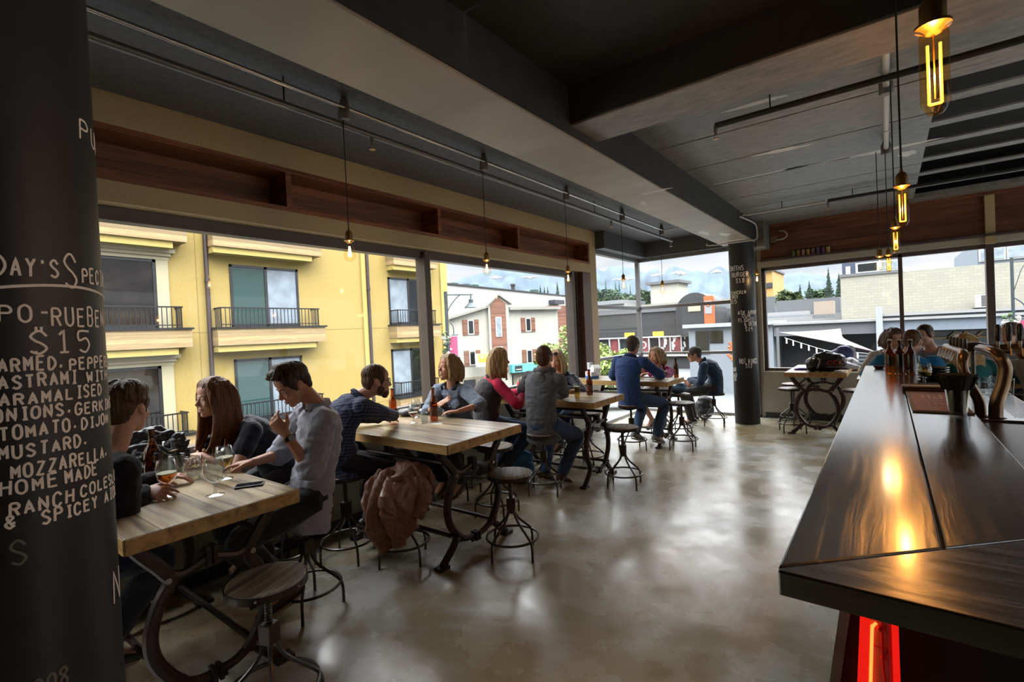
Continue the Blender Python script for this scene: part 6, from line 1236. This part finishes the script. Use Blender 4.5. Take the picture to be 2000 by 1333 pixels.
b2 = thing('handbag', 'dark bag on the window end of the second table', 'bag', (-3.55, 3.0, T), .4); blob('bag_body', [((0, 0, .035), (.10, .07, .035)), ((.05, .02, .05), (.06, .05, .035))], lbk, b2, .008, .006)
def pack(label, x, y, rz, c, k, accent=None):
    t = thing('backpack', label, 'bag', (x, y, 0), rz); nm = 'pack_cloth_%d' % int(c[2]*1000); blob('pack_body', [((0, 0, .16*k), (.14*k, .11*k, .16*k)), ((0, -.05*k, .12*k), (.11*k, .08*k, .11*k)), ((.02, 0, .27*k), (.11*k, .09*k, .08*k))], plain(nm, c, .6), t, .009, .010)
    MB().tube(catmull([(-.06*k, .1*k, .08*k), (-.07*k, .14*k, .2*k), (-.05*k, .08*k, .33*k)]), .014, 8, flat=(1, .4)).build('strap', plain(nm, c, .6), t)
    if accent: MB().torus((.02, -.128*k, .14*k), .035*k, .010*k, 20, 6, MX.Rotation(pi/2, 3, 'X')).build('round_logo', accent, t)
pack('bright blue and navy backpack on the floor by the hoodie man', -3.16, 4.20, .6, (.02, .14, .36), 1.0, MATS['white_letter']); pack('black backpack on the floor beside the man in the cap', -2.50, 8.55, .3, (.02, .02, .022), 1.15)
bs = thing('shoulder_bag', 'blue bag resting on the stool behind the corner table', 'bag', (-2.45, 7.15, .62), .3); blob('bag_body', [((0, 0, .06), (.13, .10, .06)), ((.04, .02, .10), (.08, .07, .05))], plain('steel_blue_cloth', (.06, .14, .24), .8), bs, .009, .010)
po = thing('power_outlet', 'white power outlet low on the window wall behind the third table', 'outlet', (LX+.005, 6.31, .16)); MB().box((0, -.06, -.04), (.05, .06, .04)).build('cover_plate', MATS['white_letter'], po, False, .004); MB().cyl((.05, 0, 0), (.052, 0, 0), .02).build('socket', plast, po)
# ---- on the bar
bottle('leftmost of three swing top bottles on the bar, amber and lit through', .013, 5.40, ZB, .30, .037, brownb, False, 'bottles on the bar', True); bottle('middle of three swing top bottles on the bar', .082, 5.375, ZB, .30, .037, darkb, False, 'bottles on the bar', True); bottle('rightmost of three swing top bottles on the bar', .153, 5.384, ZB, .30, .037, darkb, False, 'bottles on the bar', True)
wg = goblet('goblet of pale drink with lemon standing on the bar', .203, 4.566, ZB, .155, .045, glass('pale_spritz', (.85, .85, .55), 1.33, .8), .40); MB().cyl((.015, 0, .085), (.022, .004, .09), .026).build('lemon_slice', plain('lemon', (.8, .5, .04), .5), wg)
mt_ = thing('bar_mat', 'red rubber bar mat with pale block lettering on the bar', 'mat', (.20, 3.68, ZB)); MB().prism([(-.105, -.42), (.13, -.42), (.105, .40), (-.115, .40)], (0, 0, 0), (1, 0, 0), (0, 1, 0), .008).build('mat_base', plain('grey_mat_edge', (.12, .11, .11), .6), mt_, False); MB().prism([(-.09, -.40), (.12, -.40), (.095, .38), (-.10, .38)], (0, 0, .008), (1, 0, 0), (0, 1, 0), .002).build('mat_face', plain('brick_red_rubber', (.20, .035, .025), .55, var=.2, bscale=40), mt_, False)
pi_ = plain('faded_print', (.45, .40, .36), .7)
for s, sz, y in (('EPIC', .14, .16), ('BEER', .055, -.16)): me_ = sign_text('lettering', s, sz, (.005, y, .0108), (-1, 0, 0), (0, -1, 0), pi_, mt_, .0004); me_.scale = (.75 if sz > .1 else 1, 1.9, 1); me_.location = (0, -.9*y, 0)
tb_ = thing('check_holder', 'dark slim box at the far edge of the red bar mat', 'box', (.19, 4.20, ZB)); MB().box((-.12, -.04, 0), (.12, .04, .028)).build('box', plain('dark_red_box', (.06, .02, .018), .5), tb_, False, .003); MB().box((-.122, -.042, .028), (.122, .042, .036)).build('lid', MATS['faded_print'], tb_, False, .002)
blkn = plain('black_paper_napkin', (.008, .008, .008), .9)
nk = thing('napkin_stack', 'stack of black napkins lying by the goblet on the bar', 'napkins', (.24, 4.42, ZB), .5)
for i in range(3): MB().box((-.085, -.085, .007*i), (.085, .085, .007*i+.006), MX.Rotation(.12*i, 3, 'Z')).build('napkin', blkn, nk, False)
cg = thing('napkin_glass', 'tall glass packed with black napkins on the bar', 'glass', (.267, 3.25, ZB)); MB().lathe([(.001, 0), (.036, 0), (.047, .125), (.045, .125), (.034, .014), (.001, .014)], (0, 0, 0), 32, False).build('tumbler_wall', clear, cg, sharp=50)
m = MB(); m.lathe([(.001, .016), (.031, .016), (.042, .12), (.05, .15), (.07, .195), (.075, .20), (.05, .19), (.001, .185)], (0, 0, 0), 9); m.build('napkin_bundle', blkn, cg, False)
m = MB()
for i in range(7): a = i*.9; m.prism([(-.03, 0), (.03, 0), (.045, .065), (.0, .08), (-.045, .06)], (.045*cos(a), .045*sin(a), .125), (-sin(a), cos(a), 0), (cos(a)*.35, sin(a)*.35, 1), .003)
m.build('napkin_corner', blkn, cg, False)
for i in range(1):
    st = thing('plate_stack', 'stack of black plates on the bar beside the taps', 'plates', (.27, 4.95, ZB))
    for k in range(5): MB().lathe([(.001, .018*k), (.07, .018*k), (.10, .018*k+.02), (.10, .018*k+.024), (.07, .018*k+.008), (.001, .018*k+.008)], (0, 0, 0), 32).build('plate', plain('black_glazed_plate', (.015, .013, .014), .25), st)
tp = thing('beer_tap_tower', 'bronze bent pipe beer tap tower with black handles', 'beer taps', (.47, 4.08, .955)); brz = plain('brushed_bronze', (.20, .125, .075), .28, metal=.85, bump=.1, bscale=80)
MB().tube(catmull([(.03, -.03, 0), (.035, -.03, .10), (.065, -.03, .22), (.075, -.03, .31), (.055, -.02, .375), (.035, .06, .40), (.02, .40, .40)], 7), .033, 16).build('bent_pipe', brz, tp); MB().tube(catmull([(-.03, .02, 0), (-.035, .02, .10), (-.08, .02, .22), (-.105, .02, .31), (-.10, .05, .37), (-.09, .14, .39), (-.09, .30, .39)], 7), .027, 16).build('bent_pipe', brz, tp)
for a, b in ((.03, -.03), (-.03, .02)): MB().lathe([(.05, 0), (.05, .012), (.038, .018)], (a, b, 0), 20).build('base_flange', steel, tp)
MB().tube([(.0, .38, .40), (.50, .44, .40)], .03, 14).build('tap_rail', brz, tp); MB().tube([(-.09, .25, .39), (-.11, 1.0, .39)], .024, 14).build('tap_rail', brz, tp)
for i in range(7):
    x = .10+.052*i; y = .36+.01*i; h = MB().lathe([(.010, .45), (.014, .47), (.017, .54), (.012, .56), (.001, .562)], (x, y, 0), 12).build('tap_handle', plast, tp); m = MB().cyl((x, y, .40), (x, y, .455), .009, n=10); m.tube([(x, y, .405), (x-.0, y-.07, .40), (x-.0, y-.085, .36)], .008, 8); m.build('spout', bolt, h)
for i in range(5):
    y = .35+.12*i; x = -.06-.008*i; h = MB().lathe([(.008, .40), (.013, .42), (.012, .47), (.001, .475)], (x, y, 0), 10).build('tap_handle', steel, tp); m = MB().tube([(x, y, .39), (x-.06, y, .385), (x-.075, y, .33)], .007, 8); m.build('spout', bolt, h)
dt = thing('drip_tray', 'stainless drip tray with slots behind the bar top', 'drip tray', (.40, 3.98, .955)); MB().box((0, 0, 0), (.34, 1.6, .012)).build('tray', plain('stainless_steel', (.45, .45, .46), .22, metal=.95), dt, False, .003)
m = MB()
for i in range(13): m.box((.19+.011*i, .12, .012), (.195+.011*i, 1.5, .0135))
m.build('drain_slot', plast, dt, False)
for i, (x, y) in enumerate(((.62, 5.05), (.70, 5.1), (.58, 5.2), (.66, 5.3))): tumbler('upturned clear glass in the row behind the beer taps', x, y, .967, .13, .036, False, grp='glasses behind the taps')
tr_ = thing('serving_tray', 'round dark serving tray lying beyond the beer taps', 'tray', (.55, 5.8, .955)); MB().lathe([(.001, 0), (.16, 0), (.18, .02), (.175, .022), (.155, .006), (.001, .006)], (0, 0, 0), 32).build('tray', MATS['black_glazed_plate'], tr_)
tumbler('water glass on the bar between the bottles and the teal sweater', .20, 5.95, ZB, .11, .038); pb = tag(MB().lathe([(.001, 0), (.03, 0), (.05, .03), (.046, .03), (.028, .006), (.001, .006)], (0, 0, 0), 22).build('dip_bowl', MATS['dark_red_box']), 'small dark dish at the far left corner of the bar', 'bowl'); pb.location = (-.07, 5.9, ZB)
ct = thing('paper_cup', 'tall beige takeaway cup on the table beyond the bar', 'cup', (.60, 7.32, T)); MB().lathe([(.001, 0), (.038, 0), (.052, .22), (.048, .22), (.001, .012)], (0, 0, 0), 20).build('cup_wall', plain('beige_card_cup', (.42, .33, .25), .7), ct); MB().lathe([(.052, .21), (.055, .21), (.055, .225), (.05, .225)], (0, 0, 0), 20, False).build('rim', MATS['white_letter'], ct)
pt = thing('steel_lid', 'dark domed lid seen above the tap rail', 'lid', (.52, 5.15, .955)); MB().lathe([(.001, .42), (.05, .415), (.10, .395), (.13, .36), (.13, .352)], (0, 0, 0), 28, False).build('dome', plain('dark_bronze_dome', (.05, .035, .028), .3, metal=.6), pt); MB().cyl((0, 0, 0), (0, 0, .40), .014).lathe([(.07, 0), (.07, .01), (.014, .02)], (0, 0, 0), 20).build('stand', steel, pt)
# ---- jars and lamp on the back wall ledge
jc = ((.10, .16, .02), (.30, .16, .03), (.35, .22, .18), (.40, .22, .06), (.16, .09, .09), (.10, .08, .13), (.14, .03, .12), (.42, .32, .10))
for i in range(8):
    j = thing('spice_jar', 'small label wrapped jar on the high ledge, %s from the left' % ('first', 'second', 'third', 'fourth', 'fifth', 'sixth', 'seventh', 'last')[i], 'jar', (-1.155+.067*i, BY-.055, 2.63), 0, 'jars on the high ledge')
    MB().lathe([(.001, 0), (.026, 0), (.026, .085), (.02, .09), (.001, .09)], (0, 0, 0), 18).build('jar_wall', plain('jar_label_%d' % i, jc[i], .5, var=.3, bscale=40), j); MB().lathe([(.024, .088), (.024, .108), (.001, .108)], (0, 0, 0), 18).build('lid', capm2, j)
wl = thing('wall_box', 'small grey box with a curled white cable on the cedar boards', 'wall box', (-1.44, BY-.045, 2.95)); MB().box((-.045, 0, -.05), (.045, .042, .05)).build('box', plain('grey_wall_box', (.16, .13, .10), .6), wl, False, .006); MB().tube(catmull([(.045, .0, -.02), (.15, -.04, -.02), (.21, -.05, .03), (.17, -.03, .10), (.10, .0, .12)]), .010, 8).build('cable', pipew, wl)
for x, y, z, l in ((-3.0, 2.05, CZ, 'small hook screwed in the ceiling left of the nearest bulb'), ):
    h = thing('ceiling_hook', l, 'hook', (x, y, z)); MB().tube(catmull([(0, 0, 0), (0, 0, -.03), (.015, 0, -.045), (.02, 0, -.06), (.0, 0, -.075), (-.018, 0, -.06)]), .0035, 6).build('hook', bolt, h)
